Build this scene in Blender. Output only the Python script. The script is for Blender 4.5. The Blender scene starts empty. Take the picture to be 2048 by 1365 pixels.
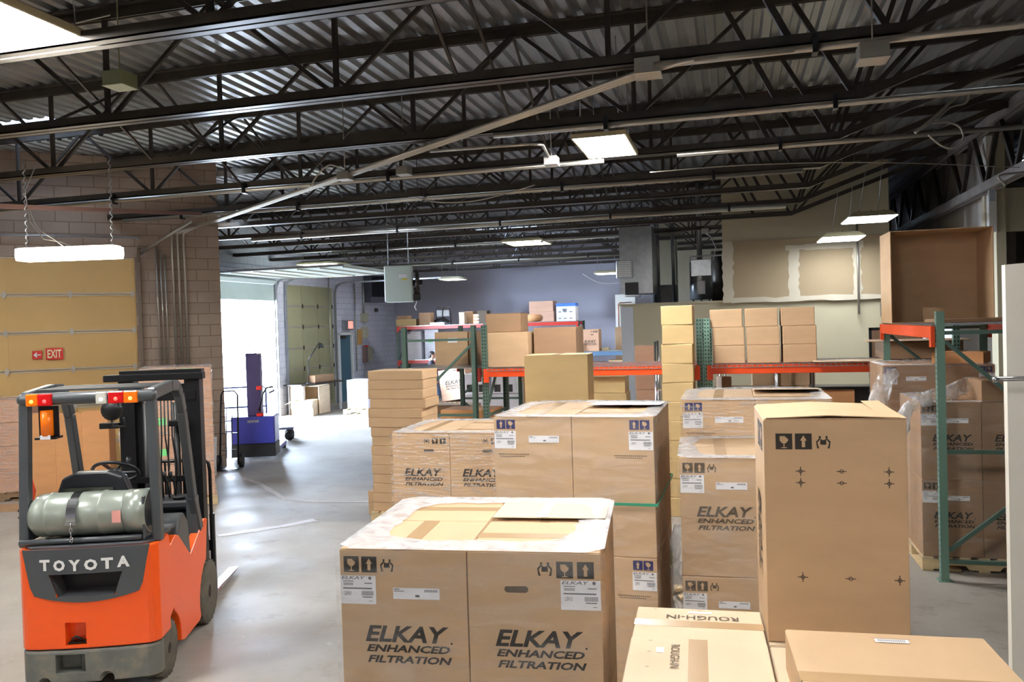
import bpy, bmesh, math, random
from mathutils import Vector, Matrix
random.seed(7)
PI = math.pi
C = bpy.context.scene.collection
SC = bpy.context.scene

# ---------------------------------------------------------------- camera
EYE = Vector((0, 0, 2.5)); FPX = 1638.0
YAW, PITCH, ROLL = math.radians(15.07), math.radians(-1.17), math.radians(1.74)
_f = Vector((-math.sin(YAW) * math.cos(PITCH), math.cos(YAW) * math.cos(PITCH), math.sin(PITCH)))
_r0 = Vector((math.cos(YAW), math.sin(YAW), 0)); _u0 = _r0.cross(_f)
_r = math.cos(ROLL) * _r0 - math.sin(ROLL) * _u0
_u = math.cos(ROLL) * _u0 + math.sin(ROLL) * _r0
cam_d = bpy.data.cameras.new('camera'); cam = bpy.data.objects.new('camera', cam_d); C.objects.link(cam)
cam_d.sensor_width = 36; cam_d.lens = FPX * 36 / 2048; cam_d.clip_end = 300
M = Matrix((_r, _u, -_f)).transposed().to_4x4(); M.translation = EYE
cam.matrix_world = M; SC.camera = cam

def at(px, py, z=None, Y=None, X=None, D=None):
    """world point seen at a photo pixel, on a plane of known height / depth"""
    v = _f + _r * ((px - 1024) / FPX) + _u * (-(py - 682.5) / FPX)
    if z is not None: t = (z - EYE.z) / v.z
    elif Y is not None: t = Y / v.y
    elif X is not None: t = X / v.x
    else: t = D
    return EYE + v * t

# ---------------------------------------------------------------- world and exposure
SC.view_settings.view_transform = 'Standard'; SC.view_settings.look = 'None'
SC.view_settings.gamma = 1; SC.view_settings.use_curve_mapping = False
SC.view_settings.exposure = 0.85
W = bpy.data.worlds.new('sky'); SC.world = W; W.use_nodes = True
_bg = W.node_tree.nodes['Background']; _bg.inputs[0].default_value = (0.66, 0.80, 1.0, 1); _bg.inputs[1].default_value = 92.0
SC.cycles.max_bounces = 7; SC.cycles.diffuse_bounces = 4; SC.cycles.transparent_max_bounces = 24
SC.cycles.sample_clamp_indirect = 6; SC.cycles.use_denoising = True
SC.cycles.caustics_reflective = False; SC.cycles.caustics_refractive = False

def area(name, loc, sx, sy, power, col=(1, 1, 1), rot=(0, 0, 0), portal=False, parent=None):
    l = bpy.data.lights.new(name, 'AREA'); l.shape = 'RECTANGLE'; l.size = sx; l.size_y = sy
    l.energy = power; l.color = col
    if portal: l.cycles.is_portal = True
    o = bpy.data.objects.new(name, l); C.objects.link(o); o.location = loc; o.rotation_euler = rot
    if parent: o.parent = parent
    return o
# daylight enters by the open dock door in the left wall (X = -13) and the roof lights
area('sky_portal', (-13.25, 19.9, 1.75), 3.2, 3.6, 1, rot=(PI / 2, 0, -PI / 2), portal=True)

# ---------------------------------------------------------------- mesh helpers
def tag(o, label=None, cat=None, group=None, kind=None):
    if label: o['label'] = label
    if cat: o['category'] = cat
    if group: o['group'] = group
    if kind: o['kind'] = kind
    return o
def empty(name, loc=(0, 0, 0), rz=0, label=None, cat=None, group=None):
    o = bpy.data.objects.new(name, None); C.objects.link(o); o.empty_display_size = .1
    o.location = loc; o.rotation_euler = (0, 0, rz); return tag(o, label, cat, group)
def link(name, me, parent=None, loc=(0, 0, 0), rot=(0, 0, 0)):
    o = bpy.data.objects.new(name, me); C.objects.link(o); o.location = loc; o.rotation_euler = rot
    if parent: o.parent = parent
    return o
def kids(o): return [c for c in C.objects if c.parent == o]
def copy_tree(o, parent=None):
    c = o.copy(); C.objects.link(c)
    if parent: c.parent = parent
    for ch in kids(o): copy_tree(ch, c)
    return c

class MB:
    def __init__(s): s.v = []; s.f = []; s.mi = []; s.m = Matrix.Identity(4); s.cur = 0; s.sm = []; s.smooth = False
    def add(s, vs, fs):
        n = len(s.v); s.v += [tuple(s.m @ Vector(p)) for p in vs]
        for f in fs: s.f.append([i + n for i in f]); s.mi.append(s.cur); s.sm.append(s.smooth)
        return s
    def box(s, c, d, rz=0, taper=1.0):
        x, y, z = d[0] / 2, d[1] / 2, d[2] / 2; k = taper
        vs = [(-x, -y, -z), (x, -y, -z), (x, y, -z), (-x, y, -z), (-x * k, -y * k, z), (x * k, -y * k, z), (x * k, y * k, z), (-x * k, y * k, z)]
        R = Matrix.Rotation(rz, 3, 'Z'); c = Vector(c)
        return s.add([c + R @ Vector(v) for v in vs], [(0, 3, 2, 1), (4, 5, 6, 7), (0, 1, 5, 4), (1, 2, 6, 5), (2, 3, 7, 6), (3, 0, 4, 7)])
    def b2(s, x0, x1, y0, y1, z0, z1): return s.box(((x0 + x1) / 2, (y0 + y1) / 2, (z0 + z1) / 2), (abs(x1 - x0), abs(y1 - y0), abs(z1 - z0)))
    def bar(s, a, b, w, h, up=(0, 0, 1)):
        a, b = Vector(a), Vector(b); d = (b - a).normalized(); u = Vector(up)
        if abs(d.dot(u)) > .98: u = Vector((0, 1, 0))
        r = d.cross(u).normalized() * w / 2; u2 = r.cross(d).normalized() * h / 2
        vs = [a - r - u2, a + r - u2, a + r + u2, a - r + u2, b - r - u2, b + r - u2, b + r + u2, b - r + u2]
        return s.add(vs, [(0, 1, 2, 3), (4, 7, 6, 5), (0, 4, 5, 1), (1, 5, 6, 2), (2, 6, 7, 3), (3, 7, 4, 0)])
    def tube(s, pts, r, n=8, closed=False):
        pts = [Vector(p) for p in pts]; rings = []; N = len(pts); sm = s.smooth; s.smooth = True
        rr = r if isinstance(r, (list, tuple)) else [r] * N
        ref = None
        for i, p in enumerate(pts):
            if closed: t = pts[(i + 1) % N] - pts[i - 1]
            else: t = pts[min(i + 1, N - 1)] - pts[max(i - 1, 0)]
            t.normalize()
            if ref is None: ref = Vector((0, 0, 1)) if abs(t.z) < .9 else Vector((1, 0, 0))
            a = t.cross(ref); 
            if a.length < 1e-5: a = t.cross(Vector((0, 1, 0)))
            a.normalize(); b = a.cross(t).normalized(); ref = b
            rings.append([p + (a * math.cos(2 * PI * k / n) + b * math.sin(2 * PI * k / n)) * rr[i] for k in range(n)])
        vs = [q for R in rings for q in R]; fs = []
        for i in range(N if closed else N - 1):
            j = (i + 1) % N
            for k in range(n): fs.append((i * n + k, i * n + (k + 1) % n, j * n + (k + 1) % n, j * n + k))
        if not closed: fs += [tuple(range(n - 1, -1, -1)), tuple((N - 1) * n + k for k in range(n))]
        s.add(vs, fs); s.smooth = sm; return s
    def cyl(s, a, b, r, n=16, r2=None): return s.tube([a, b], [r, r if r2 is None else r2], n)
    def lathe(s, prof, o=(0, 0, 0), axis='z', n=24):
        """prof: (radius, height)"""
        o = Vector(o); vs = []; fs = []; sm = s.smooth; s.smooth = True
        for r, h in prof:
            for k in range(n):
                a = 2 * PI * k / n; p = (r * math.cos(a), r * math.sin(a), h)
                if axis == 'x': p = (p[2], p[0], p[1])
                elif axis == 'y': p = (p[1], p[2], p[0])
                vs.append(o + Vector(p))
        for i in range(len(prof) - 1):
            for k in range(n): fs.append((i * n + k, i * n + (k + 1) % n, (i + 1) * n + (k + 1) % n, (i + 1) * n + k))
        fs += [tuple(range(n - 1, -1, -1)), tuple((len(prof) - 1) * n + k for k in range(n))]
        s.add(vs, fs); s.smooth = sm; return s
    def prism(s, poly, axis, a, b):
        """polygon in the two other axes, extruded along axis from a to b"""
        def P(p, t): return {'x': (t, p[0], p[1]), 'y': (p[0], t, p[1]), 'z': (p[0], p[1], t)}[axis]
        n = len(poly); vs = [P(p, a) for p in poly] + [P(p, b) for p in poly]
        return s.add(vs, [tuple(range(n)), tuple(range(2 * n - 1, n - 1, -1))] + [(i, i + n, (i + 1) % n + n, (i + 1) % n) for i in range(n)])
    def ring_prism(s, outer, inner, z0, z1):
        n = len(outer); vs = [(p[0], p[1], z) for z in (z0, z1) for P_ in (outer, inner) for p in P_]; fs = []
        for i in range(n):
            j = (i + 1) % n
            fs += [(2 * n + i, 2 * n + j, 3 * n + j, 3 * n + i), (i, n + i, n + j, j), (i, j, 2 * n + j, 2 * n + i), (n + i, 3 * n + i, 3 * n + j, n + j)]
        return s.add(vs, fs)
    def mesh(s, name, mats, bevel=0, seg=1, recalc=True):
        me = bpy.data.meshes.new(name); me.from_pydata(s.v, [], s.f)
        for m in (mats if isinstance(mats, (list, tuple)) else [mats]): me.materials.append(m)
        for p, i, sm in zip(me.polygons, s.mi, s.sm): p.material_index = i; p.use_smooth = sm
        if recalc or bevel:
            bm = bmesh.new(); bm.from_mesh(me)
            if recalc: bmesh.ops.recalc_face_normals(bm, faces=bm.faces)
            if bevel:
                es = [e for e in bm.edges if len(e.link_faces) == 2 and e.calc_face_angle(0) > .6]
                bmesh.ops.bevel(bm, geom=es, offset=bevel, segments=seg, affect='EDGES', profile=.6, clamp_overlap=True)
            bm.to_mesh(me); bm.free()
        me.update(); return me
    def build(s, name, mats, parent=None, bevel=0, seg=1, loc=(0, 0, 0), rot=(0, 0, 0), label=None, cat=None, group=None, kind=None, recalc=True):
        o = link(name, s.mesh(name, mats, bevel, seg, recalc), parent, loc, rot)
        return tag(o, label, cat, group, kind)

def cut(o, *cutters):
    """real holes: boolean difference, applied"""
    for mb in cutters:
        t = mb.build('cutter', [], o.parent)
        md = o.modifiers.new('b', 'BOOLEAN'); md.operation = 'DIFFERENCE'; md.object = t; md.solver = 'EXACT'
        C_ = bpy.context.evaluated_depsgraph_get(); C_.update()
        me = bpy.data.meshes.new_from_object(o.evaluated_get(C_)); o.modifiers.clear(); o.data = me
        bpy.data.objects.remove(t)
    return o

_tc = {}
def text_geo(s, shear=0.0, bold=0.0):
    k = (s, shear, bold)
    if k not in _tc:
        cu = bpy.data.curves.new('t', 'FONT'); cu.body = s; cu.size = 1; cu.shear = shear; cu.resolution_u = 2; cu.offset = bold
        o = bpy.data.objects.new('t', cu); C.objects.link(o)
        dg = bpy.context.evaluated_depsgraph_get(); dg.update()
        me = bpy.data.meshes.new_from_object(o.evaluated_get(dg))
        vs = [v.co.copy() for v in me.vertices]; fs = [tuple(p.vertices) for p in me.polygons]
        x0 = min(v.x for v in vs); x1 = max(v.x for v in vs); y0 = min(v.y for v in vs); y1 = max(v.y for v in vs)
        vs = [((v.x - x0) / (x1 - x0), (v.y - y0) / (y1 - y0)) for v in vs]
        _tc[k] = (vs, fs); bpy.data.objects.remove(o); bpy.data.curves.remove(cu); bpy.data.meshes.remove(me)
    return _tc[k]
def text(mb, s, u, v, w, h, n=.0012, shear=0, bold=0.0):
    """text filling the rectangle (u..u+w, v..v+h) of the current face frame"""
    vs, fs = text_geo(s, shear, bold)
    mb.add([(u + a * w, v + b * h, n) for a, b in vs], fs)
def poly(mb, pts, n=.001): mb.add([(p[0], p[1], n) for p in pts], [tuple(range(len(pts)))])
def rect(mb, u, v, w, h, n=.001): poly(mb, [(u, v), (u + w, v), (u + w, v + h), (u, v + h)], n)
def circ(mb, u, v, r, n=.001, k=12): poly(mb, [(u + r * math.cos(2 * PI * i / k), v + r * math.sin(2 * PI * i / k)) for i in range(k)], n)
def face(which, w, d, h):
    """frame (u right, v up, n out) of one side of a carton standing on z=0, centred in x and y"""
    x, y = w / 2, d / 2
    if which == 'front': c = [(1, 0, 0), (0, 0, 1), (0, -1, 0), (-x, -y, 0)]
    elif which == 'left': c = [(0, -1, 0), (0, 0, 1), (-1, 0, 0), (-x, y, 0)]
    elif which == 'right': c = [(0, 1, 0), (0, 0, 1), (1, 0, 0), (x, -y, 0)]
    else: c = [(1, 0, 0), (0, 1, 0), (0, 0, 1), (-x, -y, h)]
    return Matrix([[c[0][i], c[1][i], c[2][i], c[3][i]] for i in range(3)] + [[0, 0, 0, 1]])

# ---------------------------------------------------------------- materials
def S(r, g, b):
    f = lambda c: (c / 255 / 12.92) if c / 255 <= .04045 else ((c / 255 + .055) / 1.055) ** 2.4
    return (f(r), f(g), f(b), 1)
def mat(name, col, rough=.6, metal=0, var=0.0, vs=3.0, bump=0.0, bs=40.0, col2=None, stretch=None, emit=None, es=0, coat=0, spec=None, alpha=None, dirt=None, ds=1.2):
    m = bpy.data.materials.new(name); m.use_nodes = True; nt = m.node_tree; p = nt.nodes['Principled BSDF']; L = nt.links.new
    p.inputs['Base Color'].default_value = col; p.inputs['Roughness'].default_value = rough; p.inputs['Metallic'].default_value = metal
    if spec is not None: p.inputs['Specular IOR Level'].default_value = spec
    if coat: p.inputs['Coat Weight'].default_value = coat; p.inputs['Coat Roughness'].default_value = .15
    tc = nt.nodes.new('ShaderNodeTexCoord'); src = tc.outputs['Object']
    if stretch:
        mp = nt.nodes.new('ShaderNodeMapping'); mp.inputs['Scale'].default_value = stretch; L(src, mp.inputs[0]); src = mp.outputs[0]
    out = None
    if var or col2:
        n = nt.nodes.new('ShaderNodeTexNoise'); n.inputs['Scale'].default_value = vs; n.inputs['Detail'].default_value = 5; L(src, n.inputs['Vector'])
        r = nt.nodes.new('ShaderNodeValToRGB'); r.color_ramp.elements[0].position = .3; r.color_ramp.elements[1].position = .7
        c2 = col2 or tuple(min(1, c * (1 + var)) for c in col[:3]) + (1,)
        c1 = col if col2 else tuple(c * (1 - var) for c in col[:3]) + (1,)
        r.color_ramp.elements[0].color = c1; r.color_ramp.elements[1].color = c2; L(n.outputs['Fac'], r.inputs[0]); out = r.outputs[0]
    if dirt:
        n = nt.nodes.new('ShaderNodeTexNoise'); n.inputs['Scale'].default_value = ds; n.inputs['Detail'].default_value = 8; n.inputs['Roughness'].default_value = .65; L(src, n.inputs['Vector'])
        r = nt.nodes.new('ShaderNodeValToRGB'); r.color_ramp.elements[0].position = .52; r.color_ramp.elements[1].position = .72
        L(n.outputs['Fac'], r.inputs[0]); mx = nt.nodes.new('ShaderNodeMixRGB'); L(r.outputs[0], mx.inputs[0])
        if out: L(out, mx.inputs[1])
        else: mx.inputs[1].default_value = col
        mx.inputs[2].default_value = dirt; out = mx.outputs[0]
    if out: L(out, p.inputs['Base Color'])
    if bump:
        n = nt.nodes.new('ShaderNodeTexNoise'); n.inputs['Scale'].default_value = bs; n.inputs['Detail'].default_value = 3; L(src, n.inputs['Vector'])
        b = nt.nodes.new('ShaderNodeBump'); b.inputs['Strength'].default_value = bump; b.inputs['Distance'].default_value = .01
        L(n.outputs['Fac'], b.inputs['Height']); L(b.outputs[0], p.inputs['Normal'])
    if emit: p.inputs['Emission Color'].default_value = emit; p.inputs['Emission Strength'].default_value = es
    if alpha is not None: p.inputs['Alpha'].default_value = alpha
    return m
def film(name, a0, a1, scale, stretch, rough=.18, bump=.5, lo=.35, hi=.7, col=(.92, .93, .95, 1)):
    """clear stretch film: streaks of more and fewer layers over nothing"""
    m = mat(name, col, rough, spec=.9); nt = m.node_tree; L = nt.links.new; p = nt.nodes['Principled BSDF']
    tc = nt.nodes.new('ShaderNodeTexCoord'); mp = nt.nodes.new('ShaderNodeMapping'); mp.inputs['Scale'].default_value = stretch; L(tc.outputs['Object'], mp.inputs[0])
    n = nt.nodes.new('ShaderNodeTexNoise'); n.inputs['Scale'].default_value = scale; n.inputs['Detail'].default_value = 6; n.inputs['Distortion'].default_value = .6; L(mp.outputs[0], n.inputs['Vector'])
    r = nt.nodes.new('ShaderNodeMapRange'); r.inputs[1].default_value = lo; r.inputs[2].default_value = hi; r.inputs[3].default_value = a0; r.inputs[4].default_value = a1
    L(n.outputs['Fac'], r.inputs[0]); L(r.outputs[0], p.inputs['Alpha'])
    b = nt.nodes.new('ShaderNodeBump'); b.inputs['Strength'].default_value = bump; b.inputs['Distance'].default_value = .02; L(n.outputs['Fac'], b.inputs['Height']); L(b.outputs[0], p.inputs['Normal'])
    return m
def bricks(name, c1, c2, mortar, bw=.4, bh=.2, ms=.012, rough=.8, dirt=None, axes='xz', bump=.3):
    m = mat(name, c1, rough); nt = m.node_tree; L = nt.links.new; p = nt.nodes['Principled BSDF']
    tc = nt.nodes.new('ShaderNodeTexCoord'); sp = nt.nodes.new('ShaderNodeSeparateXYZ'); cb = nt.nodes.new('ShaderNodeCombineXYZ')
    L(tc.outputs['Object'], sp.inputs[0]); L(sp.outputs[axes[0].upper()], cb.inputs[0]); L(sp.outputs[axes[1].upper()], cb.inputs[1])
    b = nt.nodes.new('ShaderNodeTexBrick'); b.inputs['Scale'].default_value = 1; b.inputs['Brick Width'].default_value = bw; b.inputs['Row Height'].default_value = bh
    b.inputs['Mortar Size'].default_value = ms; b.inputs['Mortar Smooth'].default_value = .4; b.inputs['Color1'].default_value = c1; b.inputs['Color2'].default_value = c2; b.inputs['Mortar'].default_value = mortar
    L(cb.outputs[0], b.inputs['Vector']); out = b.outputs['Color']
    n = nt.nodes.new('ShaderNodeTexNoise'); n.inputs['Scale'].default_value = 1.1; n.inputs['Detail'].default_value = 7; L(tc.outputs['Object'], n.inputs['Vector'])
    r = nt.nodes.new('ShaderNodeValToRGB'); r.color_ramp.elements[0].position = .45; r.color_ramp.elements[1].position = .75; L(n.outputs['Fac'], r.inputs[0])
    mx = nt.nodes.new('ShaderNodeMixRGB'); L(r.outputs[0], mx.inputs[0]); L(out, mx.inputs[1]); mx.inputs[2].default_value = dirt or c2; L(mx.outputs[0], p.inputs['Base Color'])
    bp = nt.nodes.new('ShaderNodeBump'); bp.inputs['Strength'].default_value = bump; bp.inputs['Distance'].default_value = .01; bp.invert = True
    L(b.outputs['Fac'], bp.inputs['Height']); L(bp.outputs[0], p.inputs['Normal'])
    return m
def punched(name, col, dark):
    """rack upright steel: two columns of teardrop holes, 50 mm pitch, in object space"""
    m = mat(name, col, .45, .1); nt = m.node_tree; L = nt.links.new; p = nt.nodes['Principled BSDF']
    tc = nt.nodes.new('ShaderNodeTexCoord'); sp = nt.nodes.new('ShaderNodeSeparateXYZ'); L(tc.outputs['Object'], sp.inputs[0])
    def mth(op, a, b=None):
        q = nt.nodes.new('ShaderNodeMath'); q.operation = op
        for i, x in enumerate((a, b)):
            if x is None: continue
            if isinstance(x, (int, float)): q.inputs[i].default_value = x
            else: L(x, q.inputs[i])
        return q.outputs[0]
    def hole(ax):
        u = mth('ABSOLUTE', mth('SUBTRACT', mth('ABSOLUTE', sp.outputs[ax]), .019))
        v = mth('ABSOLUTE', mth('SUBTRACT', mth('FRACT', mth('MULTIPLY', sp.outputs['Z'], 20.0)), .5))
        e = mth('ADD', mth('POWER', mth('DIVIDE', u, .0085), 2.0), mth('POWER', mth('DIVIDE', v, .24), 2.0))
        return mth('LESS_THAN', e, 1.0)
    geo = nt.nodes.new('ShaderNodeNewGeometry'); mx = nt.nodes.new('ShaderNodeMixRGB'); mx.inputs[1].default_value = col; mx.inputs[2].default_value = dark
    L(mth('MAXIMUM', hole('X'), 0.0), mx.inputs[0]); L(mx.outputs[0], p.inputs['Base Color'])
    return m

M_ = {}
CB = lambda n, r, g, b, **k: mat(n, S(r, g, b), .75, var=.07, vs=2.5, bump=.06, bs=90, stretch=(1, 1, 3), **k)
M_['card'] = CB('cardboard', 200, 168, 132)
M_['card_y'] = CB('cardboard_yellowish', 204, 176, 126)
M_['card_l'] = CB('cardboard_light', 214, 192, 162)
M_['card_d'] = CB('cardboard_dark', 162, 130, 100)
M_['card_w'] = CB('cardboard_white', 222, 220, 226)
M_['card_p'] = CB('cardboard_pinkish', 200, 158, 132)
M_['card_o'] = CB('cardboard_orange_tan', 218, 160, 108)
M_['ink'] = mat('black_ink', S(48, 42, 36), .7)
M_['ink_f'] = mat('faded_brown_ink', S(92, 78, 62), .7)
M_['ink_b'] = mat('blue_ink', S(38, 40, 96), .7)
M_['paper'] = mat('white_paper', S(238, 238, 242), .6)
M_['ink_g'] = mat('grey_print', S(110, 110, 116), .7)
M_['tape'] = mat('clear_brown_tape', S(186, 154, 116), .25, spec=.7)
M_['slit'] = mat('dark_gap', S(40, 28, 18), .9)
M_['green_lbl'] = mat('green_label', S(120, 232, 140), .6)
M_['wood'] = mat('pallet_wood', S(206, 184, 144), .8, var=.15, vs=4, stretch=(1, 6, 6))
M_['wood_d'] = mat('old_pallet_wood', S(150, 122, 92), .85, var=.2, vs=4, stretch=(1, 6, 6))
M_['film'] = film('stretch_film', .02, .20, 5, (1, 1, 4), lo=.42, hi=.75)
M_['film_v'] = film('stretch_film_streaky', .02, .55, 6, (1.2, 1.2, 16), lo=.5, hi=.72, rough=.1, bump=.8)
M_['film_t'] = film('stretch_film_layers', .38, .72, 16, (1, 1, 1), lo=.3, hi=.7, rough=.2, bump=.25, col=(.86, .88, .92, 1))
M_['film_h'] = film('crumpled_film', .08, .8, 10, (1, 1, .5), lo=.4, hi=.66, rough=.12, bump=1.0)
M_['strap'] = mat('green_plastic_strap', S(60, 150, 120), .35)
M_['steel_dk'] = mat('dark_painted_steel', S(56, 50, 45), .45, .2, var=.25, vs=6)
M_['steel_dk2'] = mat('dark_chord_steel', S(70, 64, 57), .36, .35, var=.2, vs=6)
M_['deck'] = mat('galvanised_roof_deck', S(160, 162, 164), .3, .65, var=.08, vs=1.2, dirt=S(128, 122, 116), ds=.8)
M_['conduit'] = mat('galvanised_conduit', S(186, 182, 172), .3, .7)
M_['galv'] = mat('galvanised_sheet', S(170, 174, 178), .3, .75, var=.12, vs=9)
M_['chrome'] = mat('chrome', S(205, 208, 212), .15, .95)
M_['white'] = mat('white_enamel', S(232, 232, 230), .4)
M_['rgreen'] = punched('green_rack_steel', S(78, 104, 94), S(22, 28, 26))
M_['rgreen_p'] = mat('green_rack_paint', S(82, 110, 100), .4, .1, var=.1)
M_['rgreen_l'] = punched('light_green_rack_steel', S(112, 146, 132), S(22, 28, 26))
M_['rorange'] = mat('orange_rack_beam', S(226, 74, 20), .4, var=.06)
M_['rred'] = mat('red_rack_beam', S(196, 50, 34), .4)
M_['rblue'] = mat('blue_shelf', S(86, 116, 150), .45)
M_['black'] = mat('black_plastic', S(26, 26, 28), .45)
M_['rubber'] = mat('tyre_rubber', S(92, 88, 78), .85, var=.2, vs=12)
M_['blackm'] = mat('black_metal', S(24, 24, 26), .35, .3)
# ================================================================ THE BUILDING
ANG = math.atan2(.678, .735)                       # the angled wall on the left runs at about 43 degrees
CORNER = Vector((-9.25, 13.44, 0))
ZD = 5.68                                          # underside of the roof deck
def floor_mat():
    m = mat('worn_concrete', S(150, 146, 140), .4); nt = m.node_tree; L = nt.links.new; p = nt.nodes['Principled BSDF']
    tc = nt.nodes.new('ShaderNodeTexCoord')
    def noise(s, d, a, b, rough=.6):
        n = nt.nodes.new('ShaderNodeTexNoise'); n.inputs['Scale'].default_value = s; n.inputs['Detail'].default_value = d; n.inputs['Roughness'].default_value = rough
        L(tc.outputs['Object'], n.inputs['Vector']); r = nt.nodes.new('ShaderNodeMapRange'); r.inputs[1].default_value = a; r.inputs[2].default_value = b; L(n.outputs['Fac'], r.inputs[0]); return r.outputs[0]
    def mix(f, a, b):
        x = nt.nodes.new('ShaderNodeMixRGB'); L(f, x.inputs[0])
        for i, c in ((1, a), (2, b)):
            if isinstance(c, tuple): x.inputs[i].default_value = c
            else: L(c, x.inputs[i])
        return x.outputs[0]
    c = mix(noise(.45, 6, .35, .65), S(164, 159, 151), S(138, 131, 122))
    c = mix(noise(2.3, 9, .55, .72, .7), c, S(128, 120, 108))
    c = mix(noise(9, 9, .62, .75, .7), c, S(188, 182, 174))
    L(c, p.inputs['Base Color']); rg = noise(1.3, 5, .2, .8); r2 = nt.nodes.new('ShaderNodeMapRange'); r2.inputs[3].default_value = .42; r2.inputs[4].default_value = .7; L(rg, r2.inputs[0]); L(r2.outputs[0], p.inputs['Roughness'])
    b = nt.nodes.new('ShaderNodeBump'); b.inputs['Strength'].default_value = .08; L(noise(30, 4, .2, .8), b.inputs['Height']); L(b.outputs[0], p.inputs['Normal'])
    return m
MF = floor_mat()
MB().b2(-19, 9.5, -6.3, 31, -.2, 0).build('floor', MF, kind='structure')
MB().b2(-45, -13.25, 8, 45, -.25, -.02).build('floor_yard', mat('yard_concrete', S(205, 205, 205), .8), kind='structure')

blk_w = bricks('white_painted_block', S(214, 216, 226), S(208, 210, 222), S(180, 182, 196), axes='yz', dirt=S(196, 196, 208))
blk_b = bricks('bare_brown_block', S(172, 154, 138), S(162, 144, 130), S(134, 115, 100), bw=.41, bh=.205, ms=.012, dirt=S(146, 127, 112), axes='xz', bump=.15)
gry_w = mat('grey_back_wall', S(176, 174, 186), .85, var=.05, vs=.6)
bei = mat('beige_wall_paint', S(196, 188, 162), .85, var=.04, vs=.8)
tan = mat('raw_drywall', S(170, 152, 124), .9, var=.04, vs=1.2)
mud = mat('joint_compound', S(206, 198, 180), .9, var=.03)
dgr = mat('dull_grey_wall', S(110, 104, 96), .9, var=.1, vs=1)

def wall(name, boxes, m, **k):
    mb = MB()
    for b in boxes: mb.b2(*b)
    return mb.build(name, m, kind='structure', **k)
# far left wall with its three openings
wall('wall_left', [(-13.25, -13, 16.4, 18.25, 0, ZD), (-13.25, -13, 21.45, 22.1, 0, ZD), (-13.25, -13, 25.15, 25.55, 0, ZD),
                   (-13.25, -13, 26.5, 30.4, 0, ZD), (-13.25, -13, 18.25, 21.45, 3.9, ZD), (-13.25, -13, 22.1, 25.15, 3.92, ZD), (-13.25, -13, 25.55, 26.5, 2.33, ZD)], blk_w)
wall('wall_back', [(-13.25, 4.7, 30.4, 30.65, 0, ZD)], gry_w)
# angled wall, local x runs to the corner
TA, TB = -4.50, -1.45
wall('wall_angled', [(-13, TA, 0, .3, 0, ZD), (TB, 0, 0, .3, 0, ZD), (TA, TB, 0, .3, 3.9, ZD)], blk_b, loc=CORNER, rot=(0, 0, ANG))
a0 = Vector((-9.4, 13.3, 0)); 
wall('wall_return', [(0, 4.9, 0, .25, 0, ZD)], blk_b, loc=(-9.75, 13.65, 0), rot=(0, 0, math.atan2(3.0, -3.35)))
wl = CORNER - 13 * Vector((math.cos(ANG), math.sin(ANG), 0))
wall('wall_left_near', [(wl.x - .25, wl.x, -6.3, wl.y + .3, 0, ZD)], blk_b)
wall('wall_front', [(-19.3, 9.5, -6.55, -6.3, 0, ZD)], gry_w)
wall('wall_right', [(9, 9.25, -6.3, 20.2, 0, ZD), (4.6, 4.85, 16.25, 30.4, 0, ZD)], dgr)
# partition of the right-hand room: plasterboard above, a dark doorway below
wall('wall_partition', [(4.3, 9, 16, 16.15, 3.85, 4.6), (4.45, 4.6, 15.9, 16.25, 0, ZD), (8.2, 9, 16, 16.15, 0, 3.85)], bei)
wall('wall_partition_end', [(4.33, 4.45, 15.85, 16.05, 3.85, 4.62), (4.3, 4.42, 15.85, 16.05, 4.75, 5.5)], M_['white'])
wall('wall_storeroom', [(4.85, 9, 20, 20.2, 0, ZD)], dgr)
wall('ceiling_storeroom', [(4.45, 9, 16.15, 20, 4.6, 4.7)], dgr)
# office block built inside the hall
wall('wall_office', [(-2.33, 3.1, 18, 18.15, 0, 2.83), (-2.33, -2.2, 18.15, 25, 0, 2.86), (3.0, 3.1, 18.15, 25, 0, ZD), (-2.4, 3.1, 17.97, 18.2, 2.83, 2.87)], bei)
MB().b2(-2.34, -2.08, 17.955, 17.99, 0, 2.8).build('trim_1', mat('pale_blue_corner', S(206, 214, 226), .6), kind='structure')
wall('ceiling_office', [(-2.2, 3.0, 18.15, 25, 2.76, 2.86)], dgr)
wall('wall_office_upper', [(-.16, 3.1, 17.9, 18.0, 2.8, 4.1)], tan)
wall('wall_office_top', [(-.16, 3.1, 17.95, 18.05, 4.1, ZD)], bei)
wall('wall_office_rear', [(-2.2, 3.0, 25, 25.12, 2.86, ZD)], mat('service_room_wall', S(160, 150, 130), .9, var=.08, vs=1))
m = MB()
for qi, (x0, x1, z0, z1) in enumerate([(-.16, .05, 2.82, 4.1), (1.16, 1.36, 2.85, 3.95), (2.4, 2.56, 2.85, 4.0), (0, 3.1, 2.8, 2.9), (1.1, 2.6, 3.86, 3.97), (2.95, 3.1, 2.9, 4.0)]):
    n = 14                                          # hand-spread compound: ragged edges
    if x1 - x0 < z1 - z0:
        L_ = [(x0 + random.uniform(-.025, .025), z0 + (z1 - z0) * i / n) for i in range(n + 1)] + [(x1 + random.uniform(-.025, .025), z1 - (z1 - z0) * i / n) for i in range(n + 1)]
    else:
        L_ = [(x0 + (x1 - x0) * i / n, z0 + random.uniform(-.02, .02)) for i in range(n + 1)] + [(x1 - (x1 - x0) * i / n, z1 + random.uniform(-.02, .02)) for i in range(n + 1)]
    m.prism(L_, 'y', 17.896 - .0007 * qi, 17.91)
m.build('wall_office_compound', mud, kind='structure')

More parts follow.
